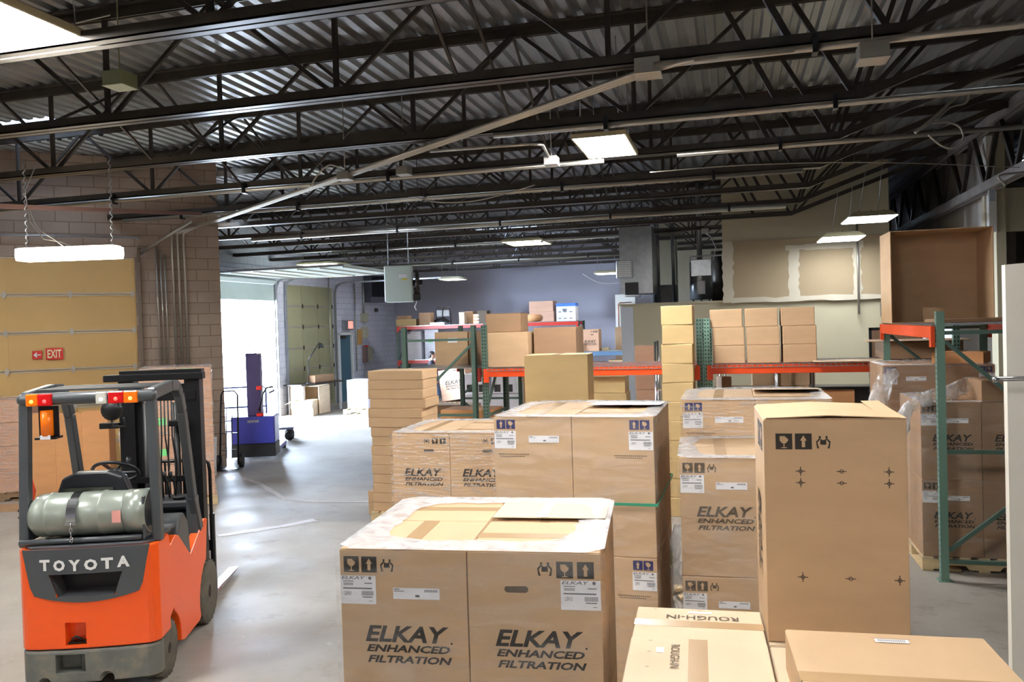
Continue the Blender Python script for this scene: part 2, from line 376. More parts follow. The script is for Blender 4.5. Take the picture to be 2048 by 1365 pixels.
# corrugated roof deck, ribs along Y, with two roof lights
SKY = [(-10.9, -9.5, 9.75, 10.9), (-8.3, -6.1, 24.4, 26.6)]
m = MB(); p = .2; x = -19.2
while x < 9.4:
    ys = [(-6.5, 30.7)]
    for (a, b, c, d) in SKY:
        if a - .05 < x < b - .1: ys = [(-6.5, c), (d, 30.7)]
    for y0, y1 in ys:
        z0, z1 = ZD, ZD + .05; pr = [(x, z0), (x + .085, z0), (x + .11, z1), (x + .175, z1), (x + .2, z0)]
        n = len(pr); m.add([(q[0], y, q[1]) for y in (y0, y1) for q in pr], [(i, i + 1, n + i + 1, n + i) for i in range(n - 1)])
    x += p
m.build('ceiling', M_['deck'], kind='structure', recalc=False)
m = MB(); m.b2(-19.5, -10.95, -6.6, 30.8, ZD + .06, ZD + .2); m.b2(-9.4, -8.35, -6.6, 30.8, ZD + .06, ZD + .2); m.b2(-6.05, 9.6, -6.6, 30.8, ZD + .06, ZD + .2)
m.b2(-10.95, -9.4, -6.6, 9.75, ZD + .06, ZD + .2); m.b2(-10.95, -9.4, 10.9, 30.8, ZD + .06, ZD + .2); m.b2(-8.35, -6.05, -6.6, 24.4, ZD + .06, ZD + .2); m.b2(-8.35, -6.05, 26.6, 30.8, ZD + .06, ZD + .2)
m.build('ceiling_roofing', dgr, kind='structure')
for i, (a, b, c, d) in enumerate(SKY):
    m = MB(); m.ring_prism([(a - .08, c - .04), (b + .08, c - .04), (b + .08, d + .04), (a - .08, d + .04)], [(a, c + .02), (b, c + .02), (b, d - .02), (a, d - .02)], ZD + .03, ZD + .8)
    m.build('window_%d' % (i + 3), M_['white'], kind='structure')
    gl = bpy.data.materials.get('dimming_pane') or bpy.data.materials.new('dimming_pane'); gl.use_nodes = True; nt_ = gl.node_tree
    tb_ = nt_.nodes.new('ShaderNodeBsdfTransparent'); tb_.inputs[0].default_value = (.26, .27, .29, 1); nt_.links.new(tb_.outputs[0], nt_.nodes['Material Output'].inputs[0])
    MB().b2(a - .05, b + .05, c - .02, d + .02, 0, .004).build('window_pane', gl, None, loc=(0, 0, ZD + .79), kind='structure')  # tinted pane added to dim the daylight through the roof lights
    area('skylight_portal', ((a + b) / 2, (c + d) / 2, ZD + .86), b - a, d - c, 1, portal=True)

# ---------------------------------------------------------------- steel roof joists
def left_x(Y): return -13 if Y > 16 else (-9.4 - (13.3 - Y) * 1.084 if Y < 13.3 else -9.4 - (Y - 13.3) * 1.2)
ZB, ZT = 4.58, 5.60; XE, XG = 1.25, 4.2; VX = [-.92 - 2.43 * k for k in range(-1, 8)]
vert = MB().b2(-.022, .022, -.018, .018, 0, ZT - ZB).mesh('web_vertical', M_['steel_dk'])
dg = MB(); dg.bar((0, -.02, 0), (1.215, -.02, ZT - ZB), .012, .055, (0, 1, 0)); dg.bar((0, .02, 0), (1.215, .02, ZT - ZB), .012, .055, (0, 1, 0))
dg.m = Matrix.Identity(4); diag = MB(); diag.bar((0, 0, 0), (1.215, 0, ZT - ZB), .036, .034, (0, 1, 0)); diagm = diag.mesh('web_diagonal', M_['steel_dk'])
diag2 = MB(); diag2.bar((0, 0, 0), (-1.215, 0, ZT - ZB), .036, .034, (0, 1, 0)); diagm2 = diag2.mesh('web_diagonal', M_['steel_dk'])
ORD = ['second behind the camera', 'first overhead', 'nearest in view', 'second nearest', 'third nearest', 'fourth nearest', 'fifth nearest', 'sixth nearest', 'seventh nearest', 'eighth nearest', 'ninth nearest', 'tenth nearest', 'eleventh nearest', 'twelfth nearest', 'thirteenth nearest', 'farthest, against the grey back wall']
JY = [4.87 + 1.83 * k for k in range(-2, 14)]
for j, Y in enumerate(JY):
    x0 = left_x(Y) + .05
    t = empty('roof_joist', (0, Y, 0), 0, 'dark steel open-web joist under the corrugated roof, ' + ORD[j] + (' row' if j < 15 else ''), 'roof joist', 'steel joists carrying the roof')
    xe = XE if Y < 17.9 or Y > 26 else (-2.4 if Y < 24.9 else XE)
    xe = XE if Y < 17.9 else (3.0 if Y < 25 else 4.4)
    m = MB(); m.b2(x0, xe, -.085, -.012, ZB - .03, ZB - .018); m.b2(x0, xe, .012, .085, ZB - .03, ZB - .018); m.b2(x0, xe, -.085, -.075, ZB - .03, ZB + .055); m.b2(x0, xe, .075, .085, ZB - .03, ZB + .055)
    m.build('bottom_chord', M_['steel_dk2'], t)
    xt = 9 if Y < 15.9 else (4.5 if not 18 < Y < 25 else 3.0)
    m = MB(); m.b2(x0, xt, -.09, -.014, ZT + .05, ZT + .065); m.b2(x0, xt, .014, .09, ZT + .05, ZT + .065); m.b2(x0, xt, -.028, -.014, ZT - .05, ZT + .065); m.b2(x0, xt, .014, .028, ZT - .05, ZT + .065)
    m.build('top_chord', M_['steel_dk2'], t)
    for x in VX:
        if x < x0 + .3 or x > XE: continue
        link('web_vertical', vert, t, (x, 0, ZB))
        if x + 1.2 < XE + .3: link('web_diagonal', diagm, t, (x, 0, ZB))
        if x - 1.215 > x0: link('web_diagonal', diagm2, t, (x, 0, ZB))
    if xe == XE:
        b = MB(); b.bar((XE - .05, 0, ZB), (XG - .1, 0, ZT), .08, .06, (0, 1, 0)); b.build('end_strut', M_['steel_dk2'], t)
        b = MB(); b.bar((XE - .05, 0, ZB), (XE - .62, 0, ZT), .05, .05, (0, 1, 0)); b.bar((XE - .75, 0, ZB), (XE - 1.25, 0, ZT), .05, .05, (0, 1, 0)); b.build('end_web', M_['steel_dk'], t)
        b = MB(); b.bar((XE, 0, ZB), (XE + .35, 0, ZT), .045, .045, (0, 1, 0)); b.bar((XE + .05, 0, ZB + .02), (XE + 1.0, 0, ZT), .045, .045, (0, 1, 0)); b.build('end_web', M_['steel_dk'], t)
# cross bridging between joists: rows across the hall
brm = MB(); brm.bar((0, .05, ZT - ZB), (0, 1.78, .03), .026, .026); brm.bar((.05, .05, .03), (.05, 1.78, ZT - ZB), .026, .026); brm = brm.mesh('cross_bridging', M_['steel_dk'])
RX = [(-2.2, 'middle'), (-6.7, 'left'), (-11.3, 'far left')]
for x, side in RX:
    for j in range(1, len(JY) - 1):
        if x < max(left_x(JY[j]), left_x(JY[j] + 1.83)) + .4: continue
        o = link('cross_bridging', brm, None, (x, JY[j], ZB)); tag(o, 'crossed braces, %s row, behind the %s joist' % (side, ORD[j].split(',')[0]), 'brace', 'cross braces between the joists')
# girder on the right that the joists bear on
t = empty('truss_girder', (XG, 16, 0), 0, 'long deep zigzag truss girder carrying joist ends along the right side', 'girder')
gst = mat('grey_girder_steel', S(132, 124, 120), .5, .2, var=.2, vs=4)
for z, n in ((ZB, 'bottom_chord'), (ZT, 'top_chord')):
    m = MB(); m.b2(-.09, -.02, -11.2, 14.2, z - .09, z + .06); m.b2(.02, .09, -11.2, 14.2, z - .09, z + .06); m.build(n, gst, t)
gd = MB().bar((0, 0, 0), (0, .75, ZT - ZB), .08, .07, (1, 0, 0)).mesh('web_diagonal', M_['steel_dk']); gd2 = MB().bar((0, 0, 0), (0, -.75, ZT - ZB), .08, .07, (1, 0, 0)).mesh('web_diagonal', M_['steel_dk'])
for k in range(17):
    link('web_diagonal', gd, t, (0, -11 + 1.5 * k, ZB)); 
    if k: link('web_diagonal', gd2, t, (0, -11 + 1.5 * k, ZB))
tw = mat('stained_sheathing', S(196, 190, 184), .85, var=.15, vs=1.5, dirt=S(120, 108, 96), stretch=(1, 1, .3))
MB().b2(4.5, 4.58, 16.3, 30.3, 3.2, ZD).build('wall_right_sheathing', tw, kind='structure')

# ---------------------------------------------------------------- lamps
MLIT = mat('lit_diffuser', (1, 1, 1, 1), .5, emit=(1.0, .99, .97, 1), es=40)
MLIT2 = mat('lit_diffuser_warm', (1, 1, 1, 1), .5, emit=(1.0, .92, .78, 1), es=30)
MLIT3 = mat('lit_panel_cool', (1, 1, 1, 1), .5, emit=(.93, .97, 1.0, 1), es=15)
MFAR = mat('lit_diffuser_far', (1, 1, 1, 1), .5, emit=(.96, .98, 1.0, 1), es=13)
HOUS = mat('lamp_housing', S(206, 196, 160), .5)
def highbay(c, w, l, label, top=ZD + .04, rz=0, lit=None, name='high_bay_light'):
    """wide flat fluorescent fixture hung on chains; c is the centre of its lit underside"""
    t = empty(name, c, rz, label, 'ceiling light', 'ceiling lights'); lit = lit or MLIT
    m = MB(); o, i_ = [(-w / 2, -l / 2), (w / 2, -l / 2), (w / 2, l / 2), (-w / 2, l / 2)], [(-w / 2 + .02, -l / 2 + .02), (w / 2 - .02, -l / 2 + .02), (w / 2 - .02, l / 2 - .02), (-w / 2 + .02, l / 2 - .02)]
    m.ring_prism(o, i_, 0, .05); m.box((0, 0, .075), (w, l, .05), taper=.8); m.build('housing', HOUS, t)
    for sx in (-1, 1): MB().box((sx * w / 4, 0, .022), (w / 2 - .05, l - .06, .03)).build('diffuser', lit, t)
    for sx in (-1, 1):
        for sy in (-1, 1): MB().cyl((sx * w * .35, sy * l * .4, .09), (sx * w * .33, sy * l * .38, top - c[2]), .006, 5).build('hanger_chain', M_['galv'], t)
    return t
def trapezoid(c, w, l, label):
    t = empty('low_bay_light', c, 0, label, 'ceiling light', 'trapezoid lights by the office wall')
    MB().box((0, 0, .06), (w, l, .1), taper=.72).build('housing', HOUS, t)
    MB().b2(-w / 2 + .02, w / 2 - .02, -l / 2 + .02, l / 2 - .02, -.004, .012).build('diffuser', MLIT3, t)
    for sx in (-1, 1): MB().cyl((sx * .15, 0, .1), (sx * .1 + .2, 0, ZD + .04 - c[2]), .006, 5).build('hanger_wire', M_['galv'], t)
    m = MB()
    for sx in (-.25, .0, .25): m.cyl((sx * w, -l * .3, .1), (sx * w, -l * .3, .13), .015, 8)
    m.build('mounting_bolt', M_['chrome'], t)
P_ = at(1212, 295, z=4.55); highbay(P_, .62, 1.2, 'bright two-panel light in upper middle, hung over the tall double stack', lit=mat('lit_diffuser_bright', (1, 1, 1, 1), .5, emit=(1.0, .99, .97, 1), es=75))
P_ = at(-38, 50, z=4.6); highbay(P_, .9, 1.2, 'glaring light at the top left corner of the photo')
P_ = at(1054, 487, z=4.5); highbay(P_, 1.0, 1.2, 'small bright light below the distant roof window', lit=MFAR)
P_ = at(648, 531, z=4.35); highbay(P_, 1.1, 1.2, 'light near the raised dock door, partly behind the overhead panels', lit=MFAR)
P_ = at(906, 560, z=4.1); highbay(P_, .75, .9, 'smallest light, near the grey back wall and unit heater', lit=MFAR)
P_ = at(1216, 548, z=4.05); highbay(P_, .8, .9, 'small light beside the left end of the service platform', lit=MFAR)
P_ = at(1737, 440, z=4.1); trapezoid(P_, .78, 1.0, 'trapezoid light nearer the camera, above the big open carton')
P_ = at(1681, 479, z=3.93); trapezoid(P_, .78, 1.0, 'trapezoid light farther back, in front of raw plasterboard')
for i, (x, y) in enumerate([(-6.5, 2.2), (-.6, 3.7), (1.5, -1.0), (-10, -2.5), (-1, -3.8), (-10.2, 7.0)]):  # unseen fixtures added to brighten carton tops, fronts and the left wall
    highbay((x, y, 4.5), .62, 1.2, 'added ceiling light out of view, %s' % ['left of the camera', 'just above the camera', 'right of the camera', 'far behind on the left', 'behind the camera', 'beyond the left edge near the tan door'][i])
# strip light on spring chains in front of the near door
P_ = at(140, 512, D=9.3); t = empty('strip_light', P_, math.radians(12), 'long white strip light on chains in front of tan door', 'ceiling light')
MB().prism([(-.09, .1), (.09, .1), (.12, .03), (.12, 0), (-.12, 0), (-.12, .03)], 'x', -.55, .55).build('housing', M_['white'], t)
for s in (-1, 1): MB().cyl((-.53, s * .055, -.005), (.53, s * .055, -.005), .022, 12).build('lamp_tube', MLIT2, t)
MB().prism([(-.125, .085), (-.13, .0), (-.11, -.045), (.11, -.045), (.13, .0), (.125, .085)], 'x', -.56, .56).build('lens', MLIT2, t)
for s in (-1, 1):
    m = MB(); pts = [(s * .5 + .012 * math.cos(k * 1.3), .012 * math.sin(k * 1.3), .1 + k * (4.53 - P_.z - .1) / 60) for k in range(61)]; m.tube(pts, .007, 5); m.build('spring_chain', M_['galv'], t)
m = MB(); m.tube([(.05, 0, .1), (-.1, 0, .16), (-.3, 0, .2), (-.45, 0, .4), (-.5, 0, .75), (-.35, 0, 1.05)], .006, 6); m.build('power_cord', M_['conduit'], t)

# worn paint marks on the slab
def stripe(pts, w, n, ma):
    m = MB(); P = [at(x, y, z=.003) for x, y in pts]
    for i, (a, b) in enumerate(zip(P, P[1:])):
        d = (b - a).normalized(); q = Vector((-d.y, d.x, 0)) * w / 2; K = max(2, int((b - a).length / .15)); vs = []
        for k in range(K + 1):
            c = a + (b - a) * k / K; vs += [c + q * random.uniform(.6, 1.1), c - q * random.uniform(.6, 1.1)]
        m.add(vs, [(2 * k, 2 * k + 1, 2 * k + 3, 2 * k + 2) for k in range(K)])
    return m.build('trim_%d' % n, ma, kind='structure', recalc=False)
pw = mat('worn_white_paint', S(206, 206, 214), .6, var=.1, vs=3, dirt=S(170, 164, 158), ds=3)
stripe([(436, 1072), (560, 1054), (630, 1040)], .16, 2, pw)
stripe([(452, 945), (520, 968), (572, 1000), (640, 1004), (742, 1004)], .10, 3, mat('floor_patch', S(186, 180, 176), .6, var=.1, vs=3))
# ================================================================ DOORS AND WALL FITTINGS
def on_plane(px, py, o, rz):
    """point seen at a pixel on the vertical plane through o whose local x has heading rz; returned in that plane's frame (x, z)"""
    v = at(px, py, D=1) - EYE; nx, ny = -math.sin(rz), math.cos(rz); t = ((o[0] - EYE.x) * nx + (o[1] - EYE.y) * ny) / (v.x * nx + v.y * ny); q = EYE + v * t
    return (q.x - o[0]) * math.cos(rz) + (q.y - o[1]) * math.sin(rz), q.z
def dock_door(name, loc, rz, w, h, col, rows, stiles, closed=True, track=None):
    t = empty(name, loc, rz); tag(t, kind='structure')
    pm = mat(name + '_panel', col, .6, var=.05, vs=1.5); rail = mat(name + '_rail', S(186, 180, 166), .5, .2)
    ph = h / rows
    if closed:
        for r in range(rows):
            m = MB(); m.b2(0, w, .02, .045, r * ph + .006, (r + 1) * ph - .006); m.b2(0, w, .04, .07, r * ph, (r + 1) * ph); m.build('door_panel', pm, t)
            m = MB()
            for z in (r * ph + .008, (r + 1) * ph - .028): m.b2(.02, w - .02, .008, .02, z, z + .02)
            m.build('panel_rail', rail, t)
        for i in range(stiles + 1):
            x = .05 + (w - .1) * i / stiles
            for r in range(1, rows): MB().prism([(x - .035, r * ph - .01), (x, r * ph - .075), (x + .035, r * ph - .01), (x + .035, r * ph + .02), (x, r * ph + .075), (x - .035, r * ph + .02)], 'y', -.015, .006).build('hinge', rail if rz < 1.2 else M_['steel_dk'], t)
            MB().b2(x - .035, x + .035, .012, .021, 0, h).build('stile', pm, t)
    else:
        m = MB(); m.b2(0, w, -.02, .03, h - .5, h - .02); m.build('door_panel', pm, t)                       # lowest section still hanging
        m = MB(); m.prism([(-.02, h), (-.12, h + .12), (-.14, h + .08), (-.05, h - .02)], 'x', 0, w); m.build('door_panel', pm, t)
        for k in range(6): 
            y0 = -.2 - k * .62; MB().b2(0, w, y0 - .6, y0, h + .14, h + .19).build('door_panel', pm, t)
            MB().b2(.02, w - .02, y0 - .6, y0 - .56, h + .11, h + .14).build('panel_rail', rail, t)
    tr = track or M_['galv']
    for x in (-.06, w + .06):
        pts = [(x, -.06, 0), (x, -.06, h - .25), (x, -.08, h - .08), (x, -.16, h + .07), (x, -.32, h + .14), (x, -.5, h + .15)]
        if not closed or name != 'door_1': pts.append((x, -3.9, h + .17))
        m = MB()
        for a, b in zip(pts, pts[1:]): m.bar(a, b, .06, .05, (1, 0, 0) if a[2] < h + .1 else (0, 0, 1))
        m.build('door_track', tr, t)
    m = MB().cyl((-.1, -.1, h + .35), (w + .1, -.1, h + .35), .018, 8); m.build('torsion_shaft', M_['galv'], t)
    return t
R90 = PI / 2
dock_door('door_1', (CORNER.x + TA * math.cos(ANG), CORNER.y + TA * math.sin(ANG), 0), ANG, TB - TA, 3.9, S(210, 174, 112), 6, 3, True, mat('brown_track', S(120, 106, 92), .5, .3))
dock_door('door_2', (-13, 18.25, 0), R90, 3.2, 3.9, S(206, 218, 214), 6, 3, False)
dock_door('door_3', (-13, 22.1, 0), R90, 3.05, 3.92, S(156, 154, 120), 6, 3, True)
m = MB(); m.b2(-.05, 0, -.03, .2, 0, 3.9); m.b2(3.2, 3.3, -.03, .2, 0, 3.9); m.build('door_frame', M_['galv'], bpy.data.objects['door_2'])
# exit door with closer
t = empty('door_4', (-13, 25.55, 0), R90); tag(t, kind='structure')
MB().b2(.03, .92, .05, .1, 0, 2.3).build('door_leaf', mat('teal_door', S(70, 104, 122), .5), t)
m = MB(); m.b2(-.05, .03, -.02, .1, 0, 2.38); m.b2(.92, 1.0, -.02, .1, 0, 2.38); m.b2(-.05, 1, -.02, .1, 2.3, 2.38); m.build('door_frame', M_['white'], t)
MB().b2(.1, .45, -.04, .05, 2.18, 2.27).build('door_closer', M_['steel_dk'], t)
# brown office door and its frame
x, z = on_plane(1737, 655, (-2.33, 18, 0), 0); x0 = -2.33 + x
t = empty('door_5', (x0, 18, 0)); tag(t, kind='structure')
MB().b2(.05, .95, -.02, .0, 0, 2.16).build('door_leaf', mat('brown_door', S(112, 84, 62), .5, var=.1, vs=4, stretch=(6, 6, .5)), t)
m = MB(); m.b2(0, .05, -.03, 0, 0, 2.21); m.b2(.95, 1, -.03, 0, 0, 2.21); m.b2(0, 1, -.03, 0, 2.16, 2.21); m.build('door_frame', M_['blackm'], t)

# signs on the near door
def frame_at(px0, py0, px1, py1, o, rz, out=.03):
    a = on_plane(px0, py1, o, rz); b = on_plane(px1, py0, o, rz)
    loc = (o[0] + a[0] * math.cos(rz) + out * math.sin(rz), o[1] + a[0] * math.sin(rz) - out * math.cos(rz), a[1])
    return loc, b[0] - a[0], b[1] - a[1]
red = mat('sign_red', S(214, 40, 26), .5)
FR = Matrix(((1, 0, 0, 0), (0, 0, -1, 0), (0, 1, 0, 0), (0, 0, 0, 1)))
loc, w, h = frame_at(92, 696, 126, 720, CORNER, ANG)
t = empty('exit_sign', loc, ANG, 'red sign reading EXIT on the tan dock door', 'sign')
MB().b2(0, w, 0, .012, 0, h).build('sign_board', red, t)
m = MB(); m.m = FR; text(m, 'EXIT', w * .1, h * .14, w * .8, h * .72, .002, bold=.02); m.build('sign_lettering', mat('sign_cream', S(240, 232, 190), .6), t, recalc=False)
loc, w, h = frame_at(65, 702, 84, 719, CORNER, ANG)
t = empty('arrow_sign', loc, ANG, 'small red square sign with a white left arrow', 'sign')
MB().b2(0, w, 0, .01, 0, h).build('sign_board', red, t)
m = MB(); m.m = FR; m.add([(p[0] * w, p[1] * h, .002) for p in [(.12, .5), (.42, .82), (.52, .72), (.38, .57), (.88, .57), (.88, .43), (.38, .43), (.52, .28), (.42, .18)]], [(0, 1, 2, 3), (0, 3, 6, 7), (3, 4, 5, 6), (0, 7, 8)]); m.build('arrow_mark', M_['paper'], t, recalc=False)

# fittings on the far white wall
LW = (-13, 0, 0)
def wallbox(name, px0, py0, px1, py1, dep, ma, label, cat, sub=None, group=None):
    loc, w, h = frame_at(px0, py0, px1, py1, LW, R90, 0)
    m = MB(); m.b2(0, w, -dep, 0, 0, h); o = m.build(name, ma, None, bevel=.008, loc=loc, rot=(0, 0, R90))
    return tag(o, label, cat, group)
beige_m = mat('beige_enamel', S(188, 184, 160), .5)
tb = empty('lit_exit_sign', *[frame_at(687, 643, 700, 658, LW, R90, .02)[0]], R90, 'glowing red exit sign above the teal door on white wall', 'sign')
_, w, h = frame_at(687, 643, 700, 658, LW, R90)
MB().b2(-.12, w, -.1, 0, -.06, h + .03).build('housing', M_['galv'], tb)
m = MB(); m.m = FR; m.m = Matrix.Translation((0, -.1, 0)) @ FR; text(m, 'EXIT', w * .3, 0.03, w * .6, h - .06, .003, bold=.03); m.build('lit_lettering', mat('exit_glow', S(255, 60, 40), .5, emit=(1, .08, .05, 1), es=3), tb, recalc=False)
MB().b2(w * .25, w * .95, -.104, -.1, 0, h).build('sign_face', mat('exit_face', S(255, 120, 110), .5, emit=(1, .25, .2, 1), es=.9), tb)
wallbox('breaker_panel', 721, 627, 731, 645, .12, beige_m, 'upper beige electrical box right of the glowing exit sign', 'electrical box')
wallbox('breaker_panel', 722, 654, 730, 677, .14, beige_m, 'middle beige electrical box, below the upper one', 'electrical box')
wallbox('plywood_board', 715, 659, 722, 690, .04, mat('ply', S(196, 150, 86), .8), 'small yellowish plywood backing board on the white wall', 'board')
wallbox('alarm_box', 725, 692, 731, 726, .1, mat('alarm_brown', S(134, 110, 104), .5), 'narrow brownish box with a red top on white wall', 'electrical box')
wallbox('breaker_panel', 732, 693, 739, 722, .12, beige_m, 'lower beige electrical box beside the narrow brownish box', 'electrical box')
wallbox('red_alarm_cover', 725.5, 691, 730.5, 695, .13, red, 'tiny red alarm cover on top of the brownish box', 'alarm')
wallbox('blank_plate', 742, 697, 747, 709, .03, M_['galv'], 'lone grey cover plate on the white wall', 'plate')
wallbox('thermostat', 749, 617, 754, 624, .05, M_['steel_dk'], 'small grey control box hanging below the dark louvred heater', 'control box')
def vpipe(px, y0, y1, r, label, ma=None, cat='conduit'):
    a, b = at(px, y0, X=-12.95), at(px, y1, X=-12.95); m = MB(); m.cyl((0, 0, 0), (0, 0, a.z - b.z), r, 8)
    return tag(m.build('conduit', ma or M_['conduit'], loc=(-12.95, (a.y + b.y) / 2, b.z)), label, cat)
vpipe(711.5, 562, 742, .025, 'vertical conduit nearest the teal door on the white wall')
vpipe(727, 562, 628, .03, 'short vertical conduit above the beige boxes')
vpipe(732, 726, 786, .022, 'vertical conduit dropping below the beige boxes')
vpipe(671.5, 600, 706, .018, 'thin conduit beside the closed green dock door')
vpipe(661, 545, 800, .02, 'conduit against the right jamb of the closed green dock door')
# louvred heater in the far corner, plus the big hanging one
loc = at(742, 605, X=-12.7); t = empty('louvred_heater', loc, R90 - .3, 'dark louvred heater hanging high in the far left corner', 'heater')
MB().b2(0, .82, 0, .45, 0, 1.0).build('heater_case', mat('dark_heater', S(92, 94, 104), .5), t)
m = MB()
for k in range(9): m.b2(.06 + k * .078, .11 + k * .078, -.03, 0, .2, .95)
m.build('louvre', M_['black'], t)
for s in (.1, .7): MB().cyl((s, .2, 1), (s, .2, ZD + .04 - loc.z), .01, 5).build('hanger_rod', M_['galv'], t)
loc = at(770, 605, D=17); t = empty('unit_heater', loc, math.radians(20), 'big pale unit heater with fan hanging from joists', 'heater')
pale = mat('pale_heater_paint', S(196, 212, 204), .45)
MB().b2(0, .58, 0, .5, 0, .76).build('heater_case', pale, t, bevel=.03, seg=2)
m = MB(); m.lathe([(.26, 0), (.26, .07), (.24, .07), (.24, .01)], (.64, .25, .4), 'x', 20); m.build('fan_guard', M_['steel_dk'], t)
for a in range(4):
    m = MB(); m.m = Matrix.Translation((.66, .25, .4)) @ Matrix.Rotation(a * PI / 2 + .3, 4, 'X'); m.box((0, .1, 0), (.015, .16, .09), rz=.4); m.build('fan_blade', M_['galv'], t)
m = MB(); m.cyl((.58, .25, .4), (.78, .25, .4), .06, 12); m.b2(.58, .74, .1, .3, .02, .16); m.b2(.6, .72, .3, .46, .1, .3); m.build('fan_motor', M_['blackm'], t)
m = MB(); m.m = FR; rect(m, .3, .5, .17, .07, .003); m.build('white_sticker', M_['paper'], t, recalc=False)
m = MB(); m.m = FR; rect(m, .37, .45, .1, .035, .003); m.build('yellow_sticker', mat('yellow_sticker', S(230, 200, 40), .5), t, recalc=False)
for s in (.08, .5): MB().cyl((s, .25, .76), (s, .25, ZD + .04 - loc.z), .01, 5).build('hanger_rod', M_['galv'], t)
m = MB(); m.tube([(.62, .35, .1), (.64, .35, -.02), (.6, .3, -.1), (.63, .3, -.18)], .012, 6); m.build('gas_hose', M_['paper'], t)

# ---------------------------------------------------------------- conduits and cables under the roof
def run(name, pts, r, label, ma=None, cat='conduit', group=None, n=8):
    pts = [Vector(p) for p in pts]; o = pts[0].copy(); m = MB(); m.tube([p - o for p in pts], r, n)
    return tag(m.build(name, ma or M_['conduit'], loc=o), label, cat, group)
A, B_, C_ = at(1298, 142, z=4.5), at(690, 352, z=4.5), Vector((-9.25, 13.05, 4.5))
dv = (B_ - A).cross(Vector((0, 0, 1))).normalized()
for i, off in enumerate((-.045, 0, .045)):
    q = dv * off; wdir = Vector((math.cos(ANG), math.sin(ANG), 0)); 
    d0 = CORNER + Vector((math.sin(ANG), -math.cos(ANG), 0)) * .05 - wdir * (.62 + i * .1); 
    run('conduit', [A + q, B_ + q, C_ + q, Vector((d0.x, d0.y, 4.35)), Vector((d0.x, d0.y, 4.1)), Vector((d0.x, d0.y, 1.9))], .022,
        ['first', 'middle', 'last'][i] + ' of three parallel conduits crossing the roof diagonally and down the block wall' if i != 1 else 'middle of the three parallel conduits crossing the roof diagonally', group='diagonal conduits')
for i, tt in enumerate((.95, 1.02, 1.09)):
    d0 = CORNER + Vector((math.sin(ANG), -math.cos(ANG), 0)) * .05 - wdir * tt
    run('conduit', [Vector((d0.x, d0.y, 3.95 + .1 * i)), Vector((d0.x, d0.y, 1.75))], .016, 'thin vertical conduit on the brown block wall, %s of the left three' % ['rightmost', 'middle', 'leftmost'][i])
d0 = CORNER + Vector((math.sin(ANG), -math.cos(ANG), 0)) * .12 - wdir * .78
tag(MB().box((0, 0, 0), (.52, .22, 1.0)).build('wall_cabinet', blk_b, loc=(d0.x, d0.y, 1.35), rot=(0, 0, ANG)), 'brownish metal cabinet below the conduits on the block wall', 'cabinet')
def jbox(px, py, z, s, label, ma=None):
    c = at(px, py, z=z); m = MB(); m.box((0, 0, 0), (s, s, s * .6)); m.box((0, 0, -s * .32), (s * 1.06, s * 1.06, .01)); m.cyl((0, 0, s * .2), (0, 0, ZD + .03 - z), .008, 5); return tag(m.build('junction_box', ma or M_['conduit'], loc=c, bevel=.006), label, 'junction box')
jbox(1296, 136, 4.52, .2, 'junction box at the upper end of the diagonal conduits')
jbox(690, 352, 4.47, .16, 'junction box halfway along the diagonal conduits')
jbox(240, 160, 4.72, .2, 'greenish square box in the upper left roof steel', mat('green_box', S(140, 146, 112), .6))
jbox(808, 342, 4.5, .16, 'small box just right of the diagonal conduits')
jbox(835, 386, 4.5, .2, 'grey box with cable tail, left of centre', M_['steel_dk'])
jbox(1103, 322, 4.45, .16, 'white box with a dangling plug, left of the two-panel light', M_['white'])
jbox(1745, 105, 4.4, .2, 'tilted pale box hanging at the upper right', M_['conduit'])
jbox(1410, 462, 4.5, .16, 'small pale box in front of the raw plasterboard')
yj = lambda k: 4.87 + 1.83 * k
for k, x0, x1, lab in [(1, -.55, 7.5, 'nearest bright conduit along the joist at upper right'), (2, -2.4, 7, 'bright conduit along the next joist behind the nearest one'),
                       (3, -.6, 3.3, 'bright conduit passing the two-panel light'), (3, -12.2, -1.5, 'pale conduit left of the two-panel light'), (4, -10.2, 1.0, 'thin conduit on the joist behind the two-panel light'),
                       (6, -10, 1.0, 'thick pale pipe along a middle joist'), (8, -10, -1, 'pale conduit in the distant joists'), (11, -12, -2, 'pale conduit beyond the roof window')]:
    r = .03 if 'thick' not in lab else .05
    o = run('conduit', [(x0, yj(k) - .11, 4.51), (x1, yj(k) - .11, 4.51)], r, lab)
    for q in range(int(abs(x1 - x0) / 2.2)):
        MB().b2(-.02, .02, -.05, .05, -.05, .09).build('pipe_clamp', M_['blackm'], o, loc=(1.2 + q * 2.2, 0, 0))
run('conduit', [at(1298, 142, z=4.5), at(1360, 125, z=4.5), at(1400, 118, z=4.52), Vector((.5, yj(1) - .16, 4.5))], .024, 'short bent conduit joining the diagonal run to the right', )
run('conduit', [at(860, 303, z=4.5), at(1060, 288, z=4.5), at(1085, 290, z=4.5), at(1100, 318, z=4.5)], .018, 'thin conduit bending down into the white box')
def cable(pp, D, r, label, ma=None): 
    # smooth curve through the points
    pts = [at(x, y, D=D + k * dd) for k, (x, y, dd) in enumerate([(p + (0,))[:3] for p in pp])]; out = []
    P0 = [pts[0]] + pts + [pts[-1]]
    for i in range(1, len(P0) - 2):
        for s in range(6):
            u = s / 6; a, b, c, d = P0[i - 1:i + 3]
            out.append(.5 * ((2 * b) + (c - a) * u + (2 * a - 5 * b + 4 * c - d) * u * u + (3 * b - a - 3 * c + d) * u ** 3))
    out.append(pts[-1]); return run('cable', out, r, label, ma or M_['conduit'], 'cable', n=6)
cable([(1830, 266), (1880, 225), (1925, 180), (1965, 160), (2047, 140)], 8.2, .017, 'thick pale cable climbing to the right edge')
